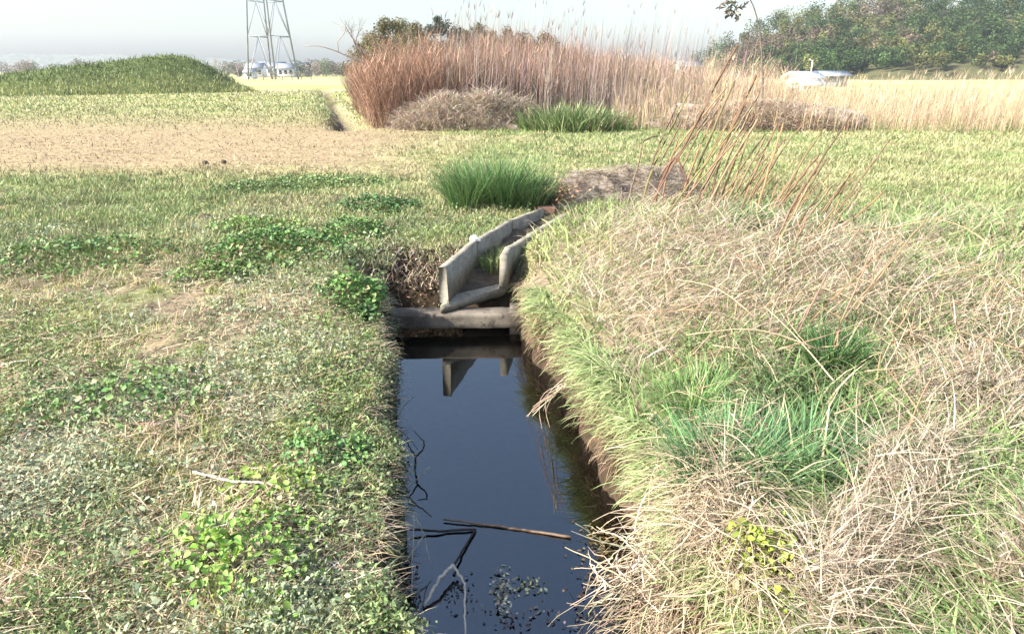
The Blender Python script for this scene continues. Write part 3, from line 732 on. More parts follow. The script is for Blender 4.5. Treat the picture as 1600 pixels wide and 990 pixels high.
blades(S, R, rng.random(n_) * 6.28, 1.2, 1.7, .05 + .20 * rng.random(n_), .007, np.where((rng.random(n_) < .4)[:, None], tint((.20, .14, .10), n_), tint((.45, .38, .29), n_)), nseg=2)
S.build("dead_stalks", M_DRY, root)
# rusty dead leaves next to the brick
S = Soup(); n_ = 500
R = rng.normal(0, 1, (n_, 3)) * [.14, .12, .07] + [.05, .12, .12]
leaves(S, R, .05, .03, tint((.38, .23, .13), n_, .3), up=.4); leaves(S, R + [.05, .05, .03], .05, .025, tint((.5, .37, .22), n_, .3), up=.3)
o = S.build("dead_leaf_clump", M_DRY); o.location = tuple(P(862, 322, 0)); tag(o, 'rusty brown clump of dead leaves above the brick slab', 'dead leaves')

# ------------------------------------------------------------------ leafy weeds
def leafy(base, n, rx, ry, h, size, col, label, group='leafy green weeds', stems=30):
    root = empty("leafy_plant", base, label, 'weed', group)
    S = Soup(); an = rng.random(n) * 6.28; rd = np.sqrt(rng.random(n))
    lob = .45 + 1.1 * fbm(np.cos(an) * 2 + base[0] * 3, np.sin(an) * 2 + base[1] * 3, 1., 131)
    x = rx * rd * lob * np.cos(an); y = ry * rd * lob * np.sin(an)
    x += rng.normal(0, .10 * rx, n) ; y += rng.normal(0, .10 * ry, n)
    top = h * 1.1 * (1 - .75 * rd ** 2) * (.6 + .6 * vnoise(x * 9 + 31, y * 9 - 7, 3))
    z = land(base[0] + x, base[1] + y) - base[2] + top * (.25 + .75 * np.sqrt(rng.random(n)))
    sz = size * (.35 + .7 * rng.random(n)); dry_ = rng.random(n) < .04
    c = tint(col, n, .3, .06); c[dry_] = (.45, .38, .2)
    leaves6(S, np.c_[x, y, z], sz, sz * .8, c, up=1.0)
    S.build("foliage", M_LEAF, root)
    S = Soup(); k = rng.integers(0, n, stems)
    pa = np.stack([np.c_[x[k] * .02, y[k] * .02, x[k] * 0 - .01], np.c_[x[k] * .9, y[k] * .9, z[k] * .6], np.c_[x[k], y[k], z[k]]], 1)
    tubes(S, pa, size * .035, tint((.16, .20, .08), stems, .2), 3); S.build("stem", M_STEM, root)
    return root
leafy(on(440, 392), 1500, .68, .50, .20, .055, (.10, .19, .055), 'large dark green leafy weed patch on the left meadow')
leafy(on(398, 362), 700, .5, .35, .15, .05, (.17, .27, .075), 'lighter leafy weed patch behind the large dark green one')
leafy(on(598, 328), 900, .62, .42, .20, .055, (.09, .17, .06), 'dark green leafy weed patch left of the big tussock')
leafy(on(556, 366), 600, .34, .30, .17, .05, (.11, .20, .06), 'round leafy weed between two larger weed patches')
leafy(on(572, 452), 1000, .30, .30, .24, .05, (.12, .22, .06), 'bright leafy weed on the bank corner above the sill')
leafy(on(600, 475), 600, .20, .18, .18, .05, (.06, .12, .035), 'dark leafy weed hanging over the left end of the sill')
leafy(on(345, 425), 500, .40, .25, .12, .05, (.14, .22, .06), 'thin leafy weed patch at the left below the dark clod')
leafy(on(500, 290), 900, .9, .5, .14, .055, (.16, .23, .085), 'low pale green weed patch along the dry strip')
leafy(on(390, 300), 700, .8, .4, .12, .055, (.15, .22, .085), 'low weed patch at left beside the dry strip')
leafy(on(400, 865), 700, .34, .30, .17, .034, (.20, .34, .07), 'bright lime leafy weed on the near left bank')
leafy(on(450, 750), 260, .26, .16, .14, .042, (.24, .34, .08), 'yellow green broad leaved weed behind the lime one')
leafy(on(520, 690), 700, .24, .20, .12, .032, (.13, .25, .075), 'fine leaved green weed by the left water edge')
leafy(on(350, 860), 120, .12, .10, .12, .045, (.24, .40, .06), 'small lime weed at the edge of the bright weed')
leafy(on(1190, 880), 420, .20, .16, .26, .035, (.30, .37, .06), 'yellow green weed rising through dead stems on the right')
leafy(on(200, 620), 700, .5, .4, .15, .045, (.14, .23, .07), 'leafy weed patch far left on the near bank')
leafy(on(120, 400), 900, .8, .5, .16, .055, (.12, .20, .06), 'wide leafy weed patch at the far left of the meadow')

# ------------------------------------------------------------------ sticks and debris
def stick(name, pts, r0, r1, col, label, cat='stick', group=None, forks=(), nb=22, jit=.004):
    pts = np.asarray(pts, float); base = pts[0].copy()
    S = Soup(); p = bent(pts, nb, jit * .5, 0); tubes(S, (p - base)[None], np.linspace(r0, r1, nb)[None], col, 6)
    for f, ra, rb in forks:
        q = bent(f, nb, jit * .5, 0); tubes(S, (q - base)[None], np.linspace(ra, rb, nb)[None], col, 5)
    o = S.build(name, M_STEM, None, True); o.location = tuple(base)
    return tag(o, label, cat, group)
WZ = WATER_Z
stick("floating_branch", [P(693, 811, WZ + .012), P(780, 822, WZ + .004), P(892, 838, WZ + .008)], .0045, .007, (.20, .14, .10), 'brown branch floating across the water towards the right bank', 'branch')
stick("forked_branch", [P(640, 826, WZ + .03), P(690, 829, WZ + .012), P(744, 826, WZ + .008), P(726, 855, WZ + .012), P(708, 883, WZ + .03)], .006, .006, (.035, .028, .022), 'wet black branch bent like a seven in the water', 'branch')
stick("pale_forked_twig", [P(662, 946, WZ + .01), P(685, 905, WZ + .06), P(708, 882, WZ + .05)], .008, .008, (.58, .52, .45), 'pale forked twig leaning out of the near water', 'branch', forks=[([P(708, 882, WZ + .05), P(726, 910, WZ + .02), P(727, 990, WZ + .0)], .007, .005)])
yb_ = P(650, 735, WZ)[1]
stick("forked_twig", [D(648, 740, yb_), D(650, 713, yb_)], .006, .006, (.05, .04, .03), 'dark Y shaped twig standing at the left water edge', 'twig',
      forks=[([D(650, 713, yb_), D(640, 698, yb_), D(634, 684, yb_ + .03)], .006, .003), ([D(650, 713, yb_), D(661, 702, yb_), D(663, 690, yb_), D(646, 672, yb_ + .05)], .006, .002)])
WS = 'pale dry sticks lying on the left bank'
stick("dry_stick", [on(302, 740) + [0, 0, .05], on(360, 750) + [0, 0, .06], on(432, 756) + [0, 0, .05]], .007, .005, (.58, .52, .43), 'long pale stick at the left behind the yellow green weed', group=WS)
stick("dry_stick", [on(484, 812) + [0, 0, .03], on(505, 792) + [0, 0, .05], on(521, 772) + [0, 0, .05]], .010, .009, (.50, .41, .30), 'short thick tan stick beside the bare earth hollow', group=WS)
stick("dry_stick", [on(525, 885) + [0, 0, .03], on(555, 865) + [0, 0, .05], on(585, 848) + [0, 0, .05]], .006, .005, (.58, .50, .36), 'thin straight stick right of the lime weed', group=WS)
stick("dry_stick", [on(508, 868) + [0, 0, .03], on(530, 856) + [0, 0, .05], on(545, 850) + [0, 0, .04]], .009, .008, (.46, .36, .25), 'stubby brown stick above the thin straight stick', group=WS)
stick("dry_stick", [on(410, 955) + [0, 0, .04], on(430, 972) + [0, 0, .04], on(452, 992) + [0, 0, .03]], .006, .005, (.55, .48, .36), 'pale stick at the very front of the left bank', group=WS)
stick("dry_stick", [on(625, 790) + [0, 0, .02], P(646, 800, -.25), P(662, 835, -.40), P(672, 880, WZ + .05)], .004, .002, (.52, .47, .40), 'arched pale twig drooping from left bank into the water', group=WS, forks=[([P(662, 835, -.40), P(645, 860, -.42), P(632, 880, -.38)], .003, .0015)])
stick("dry_stick", [P(636, 765, WZ + .02), P(652, 748, WZ + .09), P(671, 730, WZ + .16)], .005, .003, (.55, .5, .45), 'small pale twig sticking out over the water on the left', group=WS)
stick("dry_stick", [P(622, 650, WZ + .05), P(634, 632, WZ + .12), P(648, 618, WZ + .2)], .003, .002, (.40, .37, .33), 'thin grey twig poking from the left bank below the sill', group=WS)
# root tangle on the right bank
rt = np.array([D(945, 720, 3.85), ]); base = P(955, 715, -.15)
S = Soup(); paths = []
for k in range(16):
    a = D(938 + rng.normal(0, 14), 680 + rng.normal(0, 12), 3.95 + rng.normal(0, .05)); b = D(925 + rng.normal(0, 22), 760 + rng.normal(0, 25), 3.75 + rng.normal(0, .05)); c_ = D(940 + rng.normal(0, 18), 800 + rng.normal(0, 25), 3.7 + rng.normal(0, .08))
    paths.append(bent([a, (a + b) / 2 + rng.normal(0, .05, 3), b, c_], 10) - base)
tubes(S, np.array(paths), np.linspace(1, .5, 10)[None] * (.002 + .003 * rng.random((16, 1))), tint((.62, .54, .42), 16, .2), 4)
o = S.build("root_tangle", M_STEM, None, True); o.location = tuple(base); tag(o, 'pale tangle of dry roots hanging from the right bank over the water', 'roots')
base = P(940, 545 + 90, -.3)
S = Soup(); paths = []
for k in range(9):
    a = P(880 + rng.normal(0, 6), 598 + rng.normal(0, 6), -.12); b = P(850 + rng.normal(0, 8), 628 + rng.normal(0, 8), -.42); c_ = P(840 + rng.normal(0, 12), 655 + rng.normal(0, 12), WZ + .01)
    paths.append(bent([a, (a + b) / 2 + rng.normal(0, .03, 3), b, c_], 9) - base)
tubes(S, np.array(paths), .0022, tint((.58, .48, .36), 9, .2), 4)
o = S.build("root_tangle", M_STEM, None, True); o.location = tuple(base); tag(o, 'small wisp of dry roots trailing from the right bank near the sill', 'roots')
base = P(960, 900, -.3)
S = Soup(); paths = []
for k in range(60):
    a = P(rng.normal(1005, 22), rng.normal(875, 45), -.06 - .1 * rng.random()); u1, v1 = rng.normal(940, 34), rng.normal(930, 50)
    b = P(u1, v1, WZ + .02 + .12 * rng.random() ** 2); m1 = (a + b) / 2 + rng.normal(0, .05, 3) + [0, 0, .04]
    if rng.random() < .45: b = m1 + rng.normal(0, .09, 3); m1 = (a + b) / 2 + rng.normal(0, .03, 3)
    paths.append(bent([a, m1, b], 9, .004) - base)
tubes(S, np.array(paths), np.linspace(1, .5, 9)[None] * (.0014 + .0030 * rng.random((60, 1)) ** 2), tint((.42, .35, .26), 60, .4), 4)
o = S.build("root_tangle", M_STEM, None, True); o.location = tuple(base); tag(o, 'broad bleached tangle of twigs reaching from the near right bank to the water', 'roots')
# floating weed
def weed_mat(u, v, n, ru, rv, col, label):
    base = P(u, v, WZ); S = Soup()
    pts = np.array([P(u + rng.normal(0, ru), v + rng.normal(0, rv), WZ) for _ in range(n)]) - base
    pts[:, 2] = .002 + .012 * rng.random(n) ** 2
    leaves(S, pts, .012 + .02 * rng.random(n), .008 + .008 * rng.random(n), tint(col, n, .4), up=1.5, fold=.1)
    o = S.build("floating_leaves", M_LEAF); o.location = tuple(base); tag(o, label, 'water weed', 'floating weed clumps')
weed_mat(783, 925, 130, 11, 20, (.26, .26, .21), 'greyish weed clump floating in the near water')
weed_mat(825, 915, 45, 16, 7, (.10, .11, .07), 'small dark weed clump floating right of the grey one')
weed_mat(715, 925, 35, 14, 14, (.06, .065, .06), 'thin dark weed scum around the pale forked twig')
weed_mat(938, 850, 90, 18, 14, (.17, .125, .05), 'yellow brown dead leaves floating against the right bank')
weed_mat(840, 965, 70, 50, 10, (.07, .06, .07), 'scattered dark scum at the near edge of the water')
weed_mat(950, 910, 240, 24, 34, (.075, .05, .03), 'brown leaf litter sunk along the near right bank')

# ------------------------------------------------------------------ tall dry stems on the right
SG = 'tall dry stems leaning on the right bank'
def dstem(path, y0, y1, r, label, col=(.42, .30, .17), sprigs=0):
    pts = []
    m_ = len(path)
    for i, (u, v) in enumerate(path):
        pts.append(D(u, v, y0 + (y1 - y0) * i / (m_ - 1)))
    base = pts[0].copy(); pts = np.array(pts)
    g = land(base[0:1], base[1:2])[0]
    if pts[0, 2] > g - .03:                        # root it in the ground
        low = pts[0] + (pts[0] - pts[1]) / max(np.linalg.norm(pts[0] - pts[1]), .01) * 0; low[2] = g - .05
        low[:2] += (pts[0, :2] - pts[1, :2]) * min(1, (pts[0, 2] - low[2]) / max(abs(pts[0, 2] - pts[1, 2]), .05)) * .6
        pts = np.r_[[low], pts]
    base = pts[0].copy()
    S = Soup(); nb = 18; p = bent(pts, nb, .003)
    tubes(S, (p - base)[None], np.linspace(r * 2.1, r * 1.4, nb)[None], np.array(tint(col, 1, .2)[0]) * .5, 5)
    for k in range(sprigs):
        i = rng.integers(nb // 3, nb - 1); q0 = p[i]; q1 = q0 + rng.normal(0, 1, 3) * [.06, .04, .02] + [.02, 0, .10]
        tubes(S, (bent([q0, q1], 5, .003) - base)[None], np.linspace(r * .5, r * .2, 5)[None], tint(col, 1, .2)[0], 4)
    o = S.build("dry_stalk", M_STEM, None, True); o.location = tuple(base)
    return tag(o, label, 'dry stalk', SG)
dstem([(1031, 287), (1072, 225), (1140, 91), (1152, 72)], 8.6, 8.9, .0085, 'longest straight dry stem leaning up to the hill', sprigs=2)
dstem([(1072, 300), (1094, 250), (1147, 128)], 8.3, 8.6, .009, 'straight dry stem next right of the longest one')
dstem([(1097, 296), (1122, 250), (1175, 134), (1181, 119)], 8.3, 8.6, .010, 'dark stout dry stem leaning right with a knot', (.28, .19, .11), 2)
dstem([(1010, 290), (1025, 250), (1075, 147)], 8.6, 8.8, .008, 'leftmost of the straight leaning stems above the litter heap')
dstem([(1038, 290), (1047, 250), (1078, 175)], 8.8, 8.9, .006, 'slender dry stem between the leftmost and the longest')
dstem([(987, 293), (1000, 250), (1004, 219), (1018, 212), (1028, 213)], 8.8, 8.9, .007, 'bent over dry stem with a hooked top at the heap', (.35, .25, .16))
dstem([(1031, 287), (1045, 262), (1056, 238), (1066, 262), (1076, 289)], 8.4, 8.2, .008, 'dry stem snapped into an upside down V', (.33, .24, .15))
dstem([(1034, 471), (1040, 430), (1047, 396)], 6.2, 6.4, .006, 'short upright dark stem in the matted grass', (.28, .18, .12))
dstem([(1128, 337), (1150, 277), (1172, 203)], 7.8, 8.1, .007, 'dry stem behind the upright green tussock')
dstem([(1165, 396), (1237, 296), (1281, 240)], 7.0, 7.4, .008, 'reddish stem sweeping up to the right edge', (.45, .28, .15))
dstem([(1172, 396), (1262, 302)], 6.9, 7.2, .006, 'thin reddish stem just under the sweeping one', (.45, .29, .16))
dstem([(1195, 372), (1253, 250), (1284, 206)], 7.4, 7.9, .007, 'tan stem leaning right above the sweeping reddish stem', (.45, .32, .18))
dstem([(1144, 449), (1194, 409), (1287, 356), (1320, 345)], 6.2, 6.6, .007, 'reddish stem lying low across the dead grass', (.40, .25, .14))
dstem([(1056, 304), (1072, 304), (1081, 315), (1084, 340)], 8.0, 7.8, .009, 'short curved dark twig at the right end of the heap', (.20, .14, .10))
dstem([(1110, 560), (1190, 470), (1260, 400)], 5.3, 5.7, .006, 'long tan stem lying diagonally in the dead grass', (.48, .36, .22))
dstem([(1060, 600), (1130, 520), (1200, 440)], 5.1, 5.4, .005, 'tan stem below the long diagonal one', (.48, .37, .23))
dstem([(1245, 900), (1255, 790), (1265, 712)], 3.0, 3.1, .006, 'upright brownish red stem beside the yellow green weed', (.40, .26, .17))
dstem([(1276, 985), (1282, 850), (1290, 690)], 2.7, 2.8, .006, 'tall upright reddish stem at the near right', (.40, .25, .16))
dstem([(960, 485), (1000, 545), (1030, 640), (1042, 720)], 5.0, 4.0, .010, 'thick pale stem lying down the right bank', (.58, .48, .32))
dstem([(1040, 745), (1100, 690), (1180, 590), (1230, 510)], 3.9, 4.6, .009, 'thick pale stem lying up the right bank', (.55, .46, .33))
dstem([(1100, 800), (1150, 700), (1200, 620)], 3.5, 3.9, .007, 'pale stem beside the blue green tussock', (.55, .46, .33))
dstem([(880, 985), (920, 920), (985, 860), (1040, 800)], 2.75, 3.3, .008, 'bleached stem reaching lowest towards the water', (.60, .53, .42))
dstem([(915, 1000), (945, 900), (1005, 850)], 2.75, 3.1, .006, 'bleached stem right of the lowest reaching one', (.60, .53, .42))
for k, (u0, v0, u1, v1) in enumerate([(1004, 300, 1058, 165), (1018, 292, 1066, 190), (1052, 300, 1112, 168), (1064, 310, 1130, 150), (1085, 300, 1128, 205), (1092, 310, 1166, 160), (1108, 320, 1150, 180), (1118, 330, 1188, 168), (1135, 340, 1196, 215), (1150, 360, 1222, 235), (1180, 380, 1248, 262), (1210, 390, 1290, 250), (1225, 400, 1300, 290)]):
    y0 = P(u0, v0)[1]; mu, mv = (u0 + u1) / 2 - 4, (v0 + v1) / 2
    dstem([(u0, v0), (mu, mv), (u1, v1)], y0, y0 + .25, .0075, 'plain brown stem among the leaning stems beyond the dead grass', (.34, .23, .14) if k % 2 else (.44, .31, .18), 1)
for k in range(38):
    u0, v0 = (rng.uniform(1000, 1150), rng.uniform(285, 400)) if k < 17 else (rng.uniform(1160, 1290), rng.uniform(380, 600))
    y0 = P(u0, v0)[1]; L = rng.uniform(110, 250) if k < 17 else rng.uniform(130, 300); an = rng.normal(1.05, .11)
    dstem([(u0, v0), (u0 + L * .5 * math.cos(an) - 5, v0 - L * .5 * math.sin(an)), (u0 + L * math.cos(an), v0 - L * math.sin(an))], y0, y0 + .3, rng.uniform(.0045, .0075) * y0 / 7.5, 'long bare stem in the leaning thicket of stems at the right', (.36, .25, .15) if rng.random() < .6 else (.48, .36, .22), rng.integers(0, 3))
for k in range(34):
    u0 = rng.uniform(1090, 1290); v0 = 300 + (u0 - 1040) * .35 + rng.normal(0, 25); y0 = P(u0, v0)[1]
    L = rng.uniform(60, 130); an = rng.normal(.95, .13)
    dstem([(u0, v0), (u0 + L * .5 * math.cos(an), v0 - L * .5 * math.sin(an)), (u0 + L * math.cos(an) + 5, v0 - L * math.sin(an))], y0, y0 + .2, rng.uniform(.0035, .006), 'thin tan stem in the slanting cluster at the right', rng.choice([(.48, .34, .19), (.45, .29, .16), (.5, .4, .24)]) if False else ((.48, .34, .19) if rng.random() < .5 else (.45, .30, .17)))

# ------------------------------------------------------------------ brown thicket and reeds
S = Soup()
n_ = 19000
x = rng.uniform(-13, 11.5, n_); x = np.where((x > 6) & (rng.random(n_) < (x - 6) / 6), rng.uniform(-6, 6, n_), x); a = rng.random(n_)
y = th_front(x) + .2 + 15 * a ** 1.7
k = x > th_left(y) - .15
x, y = x[k], y[k]; n_ = len(x)
u, v = uv(x, y, 0)
topv = np.interp(u, [520, 545, 575, 620, 700, 800, 880, 960, 1030, 1090], [120, 95, 72, 62, 60, 64, 70, 80, 90, 100])
dist = np.hypot(x, y)
zt = np.maximum(.6, CAM_Z + (110 - topv) / F * np.minimum(y, 27) * 1.08) * (.78 + .30 * rng.random(n_)) * (.8 + .35 * fbm(x, y, 2.2, 91))
zt *= (.66 + .6 * vnoise(x * 1.1, y * .6, 12)) * (.8 + .4 * vnoise(x * .45 + 9, y * .2, 15))
zt *= 1 - .45 * np.exp(-(y - th_front(x)) / 1.2) * (rng.random(n_))
redness = np.clip(1.1 - sstep(820, 1150, u) * .8 + 1.0 * (fbm(x, y, 1.8, 93) - .5), 0, 1)
c = mixc((.40, .31, .22), (.245, .15, .103), redness) * np.exp(rng.normal(0, .5, (n_, 1)))
R = np.c_[x, y, land(x, y)]
lf = np.clip((-3.2 - x) / 2, -.2, 1)
hd = np.where(rng.random(n_) < .5 + .4 * np.maximum(lf, 0), math.pi + rng.normal(0, .5, n_), rng.random(n_) * 6.28)
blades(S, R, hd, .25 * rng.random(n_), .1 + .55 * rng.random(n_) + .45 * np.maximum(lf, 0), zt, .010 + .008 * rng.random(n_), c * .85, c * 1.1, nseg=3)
for q in range(5):
    f = .25 + .65 * rng.random(n_)
    p0 = R + np.c_[np.cos(hd) * zt * f * .12, np.sin(hd) * zt * f * .12, zt * f]
    ci = c * np.exp(rng.normal(.1, .2, (n_, 1)))
    blades(S, p0, rng.random(n_) * 6.28, .3 + .7 * rng.random(n_), .2 + .7 * rng.random(n_), .2 + .5 * rng.random(n_), .009 + .006 * rng.random(n_), ci, ci * 1.1, nseg=2)
tag(S.build("stalk_thicket", M_DRY), 'dense reddish brown thicket of dry stalks across the meadow', 'thicket', kind='stuff')

def reeds(name, n, ufn, y0, y1, topf, c0, label, wid=.012, plume=.4, jit=.18):
    S = Soup(); uu = ufn(n); y = rng.uniform(y0, y1, n)
    pts = np.array([D(a_, 110, b_) for a_, b_ in zip(uu, y)]); x = pts[:, 0]
    R = np.c_[x, y, land(x, y)]
    zt = topf(uu, y) * (1 - jit * rng.random(n)); c = tint(c0, n, .2)
    hd = rng.normal(0, 1.0, n); blades(S, R, hd, .0, .1 + .22 * rng.random(n), zt, wid * (.6 + .7 * rng.random(n)), c, c * 1.1, nseg=3)
    k = rng.random(n) < plume
    if k.any():
        p0 = R[k] + np.c_[np.cos(hd[k]) * zt[k] * .06, np.sin(hd[k]) * zt[k] * .06, zt[k] * .93]
        for q in range(6): blades(S, p0, rng.normal(0, 1.2, k.sum()), .1 + .3 * rng.random(k.sum()), .4 + .5 * rng.random(k.sum()), .18 + .22 * rng.random(k.sum()), wid * .8, c[k] * 1.1, nseg=2)
    for q in range(2):
        f = rng.random(n) * .6; p0 = R + np.c_[np.cos(hd) * zt * f * .05, np.sin(hd) * zt * f * .05, zt * f]
        blades(S, p0, rng.random(n) * 6.28, .2, 1.4 * rng.random(n) + .6, .3 + .4 * rng.random(n), wid, c, c * 1.1, nseg=3)
    return tag(S.build(name, M_DRY), label, 'reeds', kind='stuff')
reeds("plume_reeds", 1250, lambda n: np.where(rng.random(n) < .35, rng.normal(745, 50, n), rng.normal(930, 100, n)), 21.5, 27,
      lambda u, y: 1.65 + (105 - rng.uniform(-5, 85, len(u))) / F * y * 1.08, (.27, .21, .175), 'tall pale plumed reeds rising above the brown thicket', .015, .12)
reeds("tan_reeds", 8000, lambda n: 960 + 660 * rng.random(n) ** .9, 20.0, 36,
      lambda u, y: np.maximum(.5, 1.65 + (110 - np.interp(u, [960, 1050, 1120, 1200, 1240, 1300, 1420, 1620], [110, 96, 82, 88, 108, 114, 112, 106])) / F * y * 1.08), (.43, .335, .225), 'straw coloured reeds in front of the wooded hill', .011, .06, .75)
# grey vine mound in front of the thicket
root = lump("vine_mound", on(725, 203) + [0, .6, -.1], (1.8, .85, .62), M_HEAP, None, None, None, .75, 5, 8)
tag(root, 'low grey mound of dead vines leaning on the thicket front', 'vine mound')
S = Soup(); n_ = 16000
an = rng.random(n_) * 6.28; ph = np.arccos(rng.random(n_)); f_ = .9 + .25 * rng.random(n_)
R = np.c_[np.cos(an) * np.sin(ph) * 2.1 * f_, np.sin(an) * np.sin(ph) * 1.1 * f_, np.cos(ph) * .98 * f_ * (.7 + .6 * vnoise(np.cos(an) * np.sin(ph) * 3.5 + 40, np.sin(an) * 2 + 40, 14)) - .05]
c = np.where((rng.random(n_) < .35)[:, None], tint((.30, .22, .17), n_), tint((.47, .40, .31), n_))
blades(S, R, rng.random(n_) * 6.28, .4 + .9 * rng.random(n_), 1.2 + 1.2 * rng.random(n_), (.15 + .45 * rng.random(n_)) * (.5 + 1.0 * vnoise(R[:, 0] * 2.3 + 50, R[:, 1] * 2 + R[:, 2] * 2 + 50, 6)), .015, c, nseg=3)
S.build("dead_vines", M_DRY, root)
# grey brown bramble at the right foot
root = lump("vine_mound", on(1195, 203) + [0, .8, -.1], (2.5, .8, .6), M_HEAP, None, None, None, .75, 5, 9)
tag(root, 'greyish bramble mound below the straw coloured reeds', 'vine mound')
S = Soup(); f_ = .85 + .4 * rng.random(n_)
R = np.c_[np.cos(an) * np.sin(ph) * 2.7 * f_, np.sin(an) * np.sin(ph) * 1.0 * f_, np.cos(ph) * .78 * f_ - .05]
blades(S, R, rng.random(n_) * 6.28, .8 + .5 * rng.random(n_), 1.4 + .9 * rng.random(n_), .2 + .35 * rng.random(n_), .016, np.where((rng.random(n_) < .3)[:, None], tint((.36, .24, .16), n_), tint((.50, .42, .32), n_)), nseg=3)
S.build("dead_vines", M_DRY, root)

# ------------------------------------------------------------------ trees
def bare_tree(base, h, r, col, label, cat='tree', group=None, lean=0, spread_=.6, levels=4, thin=1.0, name="bare_tree"):
    root = empty(name, base, label, cat, group)
    tr = Soup(); cr = Soup()
    def grow(p, d, L, rad, lev):
        q = [p]; dd = d.copy(); m_ = 5
        for i in range(m_):
            dd = dd + rng.normal(0, .13, 3); dd /= np.linalg.norm(dd); q.append(q[-1] + dd * L / m_)
        tubes(tr if lev == levels else cr, np.array(q)[None], np.linspace(rad, rad * .6, m_ + 1)[None], col, 5 if lev > 1 else 3)
        if lev == 0: return
        for k in range(rng.integers(3, 5)):
            i = rng.integers(2, m_ + 1); nd = dd + rng.normal(0, spread_, 3); nd[2] += .15; nd /= np.linalg.norm(nd)
            grow(q[i], nd, L * rng.uniform(.5, .75), rad * .5 * thin, lev - 1)
    grow(np.zeros(3), np.array([lean, 0, 1.]) / math.hypot(lean, 1), h * .42, r, levels)
    tr.build("trunk", M_STEM, root); cr.build("crown", M_STEM, root)
    return root
def leaf_tree(base, h, rad, col, label, group=None, n=9000, conic=False, size=.15):
    root = empty("tree", base, label, 'tree', group)
    S = Soup(); tubes(S, bent([(0, 0, -.1), (.1, 0, h * .4), (0, .1, h * .85)], 8)[None], np.linspace(.05 * rad + .05, .02, 8)[None], (.16, .13, .10), 6)
    for k in range(6):
        z0 = h * (.3 + .08 * k); an = k * 2.3; S_ = bent([(0, 0, z0), (math.cos(an) * rad * .4, math.sin(an) * rad * .4, z0 + .12 * h), (math.cos(an) * rad * .75, math.sin(an) * rad * .75, z0 + .2 * h)], 6)
        tubes(S, S_[None], np.linspace(.03, .01, 6)[None], (.16, .13, .10), 4)
    S.build("trunk", M_STEM, root)
    S = Soup(); nc = 60; cc = []
    for k in range(nc):
        t = rng.random(); z = h * (.06 + .90 * t); rr = rad * ((1 - t) ** .8 if conic else math.sqrt(max(.05, 1 - (2 * t - .9) ** 2)))
        an = rng.random() * 6.28; q = math.sqrt(rng.random()); cc.append((math.cos(an) * rr * q, math.sin(an) * rr * q, z, rad * rng.uniform(.14, .34)))
    cc = np.array(cc); ci = rng.integers(0, nc, n)
    off = rng.normal(0, 1, (n, 3)); off /= np.linalg.norm(off, axis=1, keepdims=True); off *= (rng.random((n, 1)) ** .5) * cc[ci, 3:4]
    tone = np.exp(rng.normal(0, .25, nc))[ci][:, None]
    leaves(S, cc[ci, :3] + off, size * (.6 + .8 * rng.random(n)), size * .6, tint(col, n, .2) * tone, up=.3)
    S.build("crown", M_TREE, root)
    return root
TG = 'trees behind the brown thicket'
def gpt(u, y, v=112):
    p = D(u, v, y); p[2] = land(p[0:1], p[1:2])[0]; return p
leaf_tree(gpt(612, 52), 5.0, 2.3, (.17, .155, .07), 'olive brown rounded tree behind the left end of the thicket', TG)
leaf_tree(gpt(652, 56), 4.9, 1.9, (.15, .14, .07), 'lower olive tree next to the dark conifer', TG)
leaf_tree(gpt(690, 58), 5.7, 1.6, (.05, .065, .05), 'dark conifer rising behind the thicket', TG, conic=False)
leaf_tree(gpt(745, 60), 5.2, 2.0, (.11, .115, .06), 'dull green tree right of the dark conifer', TG)
leaf_tree(gpt(792, 62), 4.9, 2.0, (.15, .13, .08), 'brownish tree at the middle of the thicket skyline', TG)
leaf_tree(gpt(850, 64), 4.6, 2.0, (.17, .13, .085), 'low russet tree behind the reeds', TG)
leaf_tree(gpt(585, 54), 4.0, 2.0, (.20, .17, .09), 'low tan tree at the left end of the thicket skyline', TG)
leaf_tree(gpt(632, 60), 5.3, 2.3, (.14, .135, .065), 'taller olive tree behind the two rounded ones', TG)
leaf_tree(gpt(718, 64), 4.9, 2.2, (.10, .105, .06), 'dark green tree close behind the conifer', TG)
leaf_tree(gpt(768, 68), 4.9, 2.4, (.16, .14, .085), 'brown green tree second from the right in the skyline row', TG)
leaf_tree(gpt(820, 68), 4.7, 2.4, (.18, .145, .09), 'russet brown tree between the brownish and the low russet tree', TG)
bt = bare_tree(gpt(592, 27), 4.5, .06, np.array((.14, .11, .10)), 'leafless sapling rising behind the left of the thicket', lean=-.1, levels=4, spread_=.55)
# leaning bare branch beside the thicket
pb = [D(602, 112, 25.5), D(560, 95, 25), D(530, 82, 24.8), D(502, 72, 24.6), D(476, 73, 24.5)]
g0 = gpt(640, 26.2); pb = [g0] + pb
stick("leaning_branch", pb, .05, .012, (.33, .29, .26), 'bare branch leaning out to the left from the thicket', 'branch', forks=[([D(528, 81, 24.8), D(527, 66, 24.8), D(538, 52, 24.8), D(541, 36, 24.8)], .022, .008), ([D(538, 52, 24.8), D(530, 40, 24.9), D(518, 34, 24.9)], .01, .005)], jit=.01)
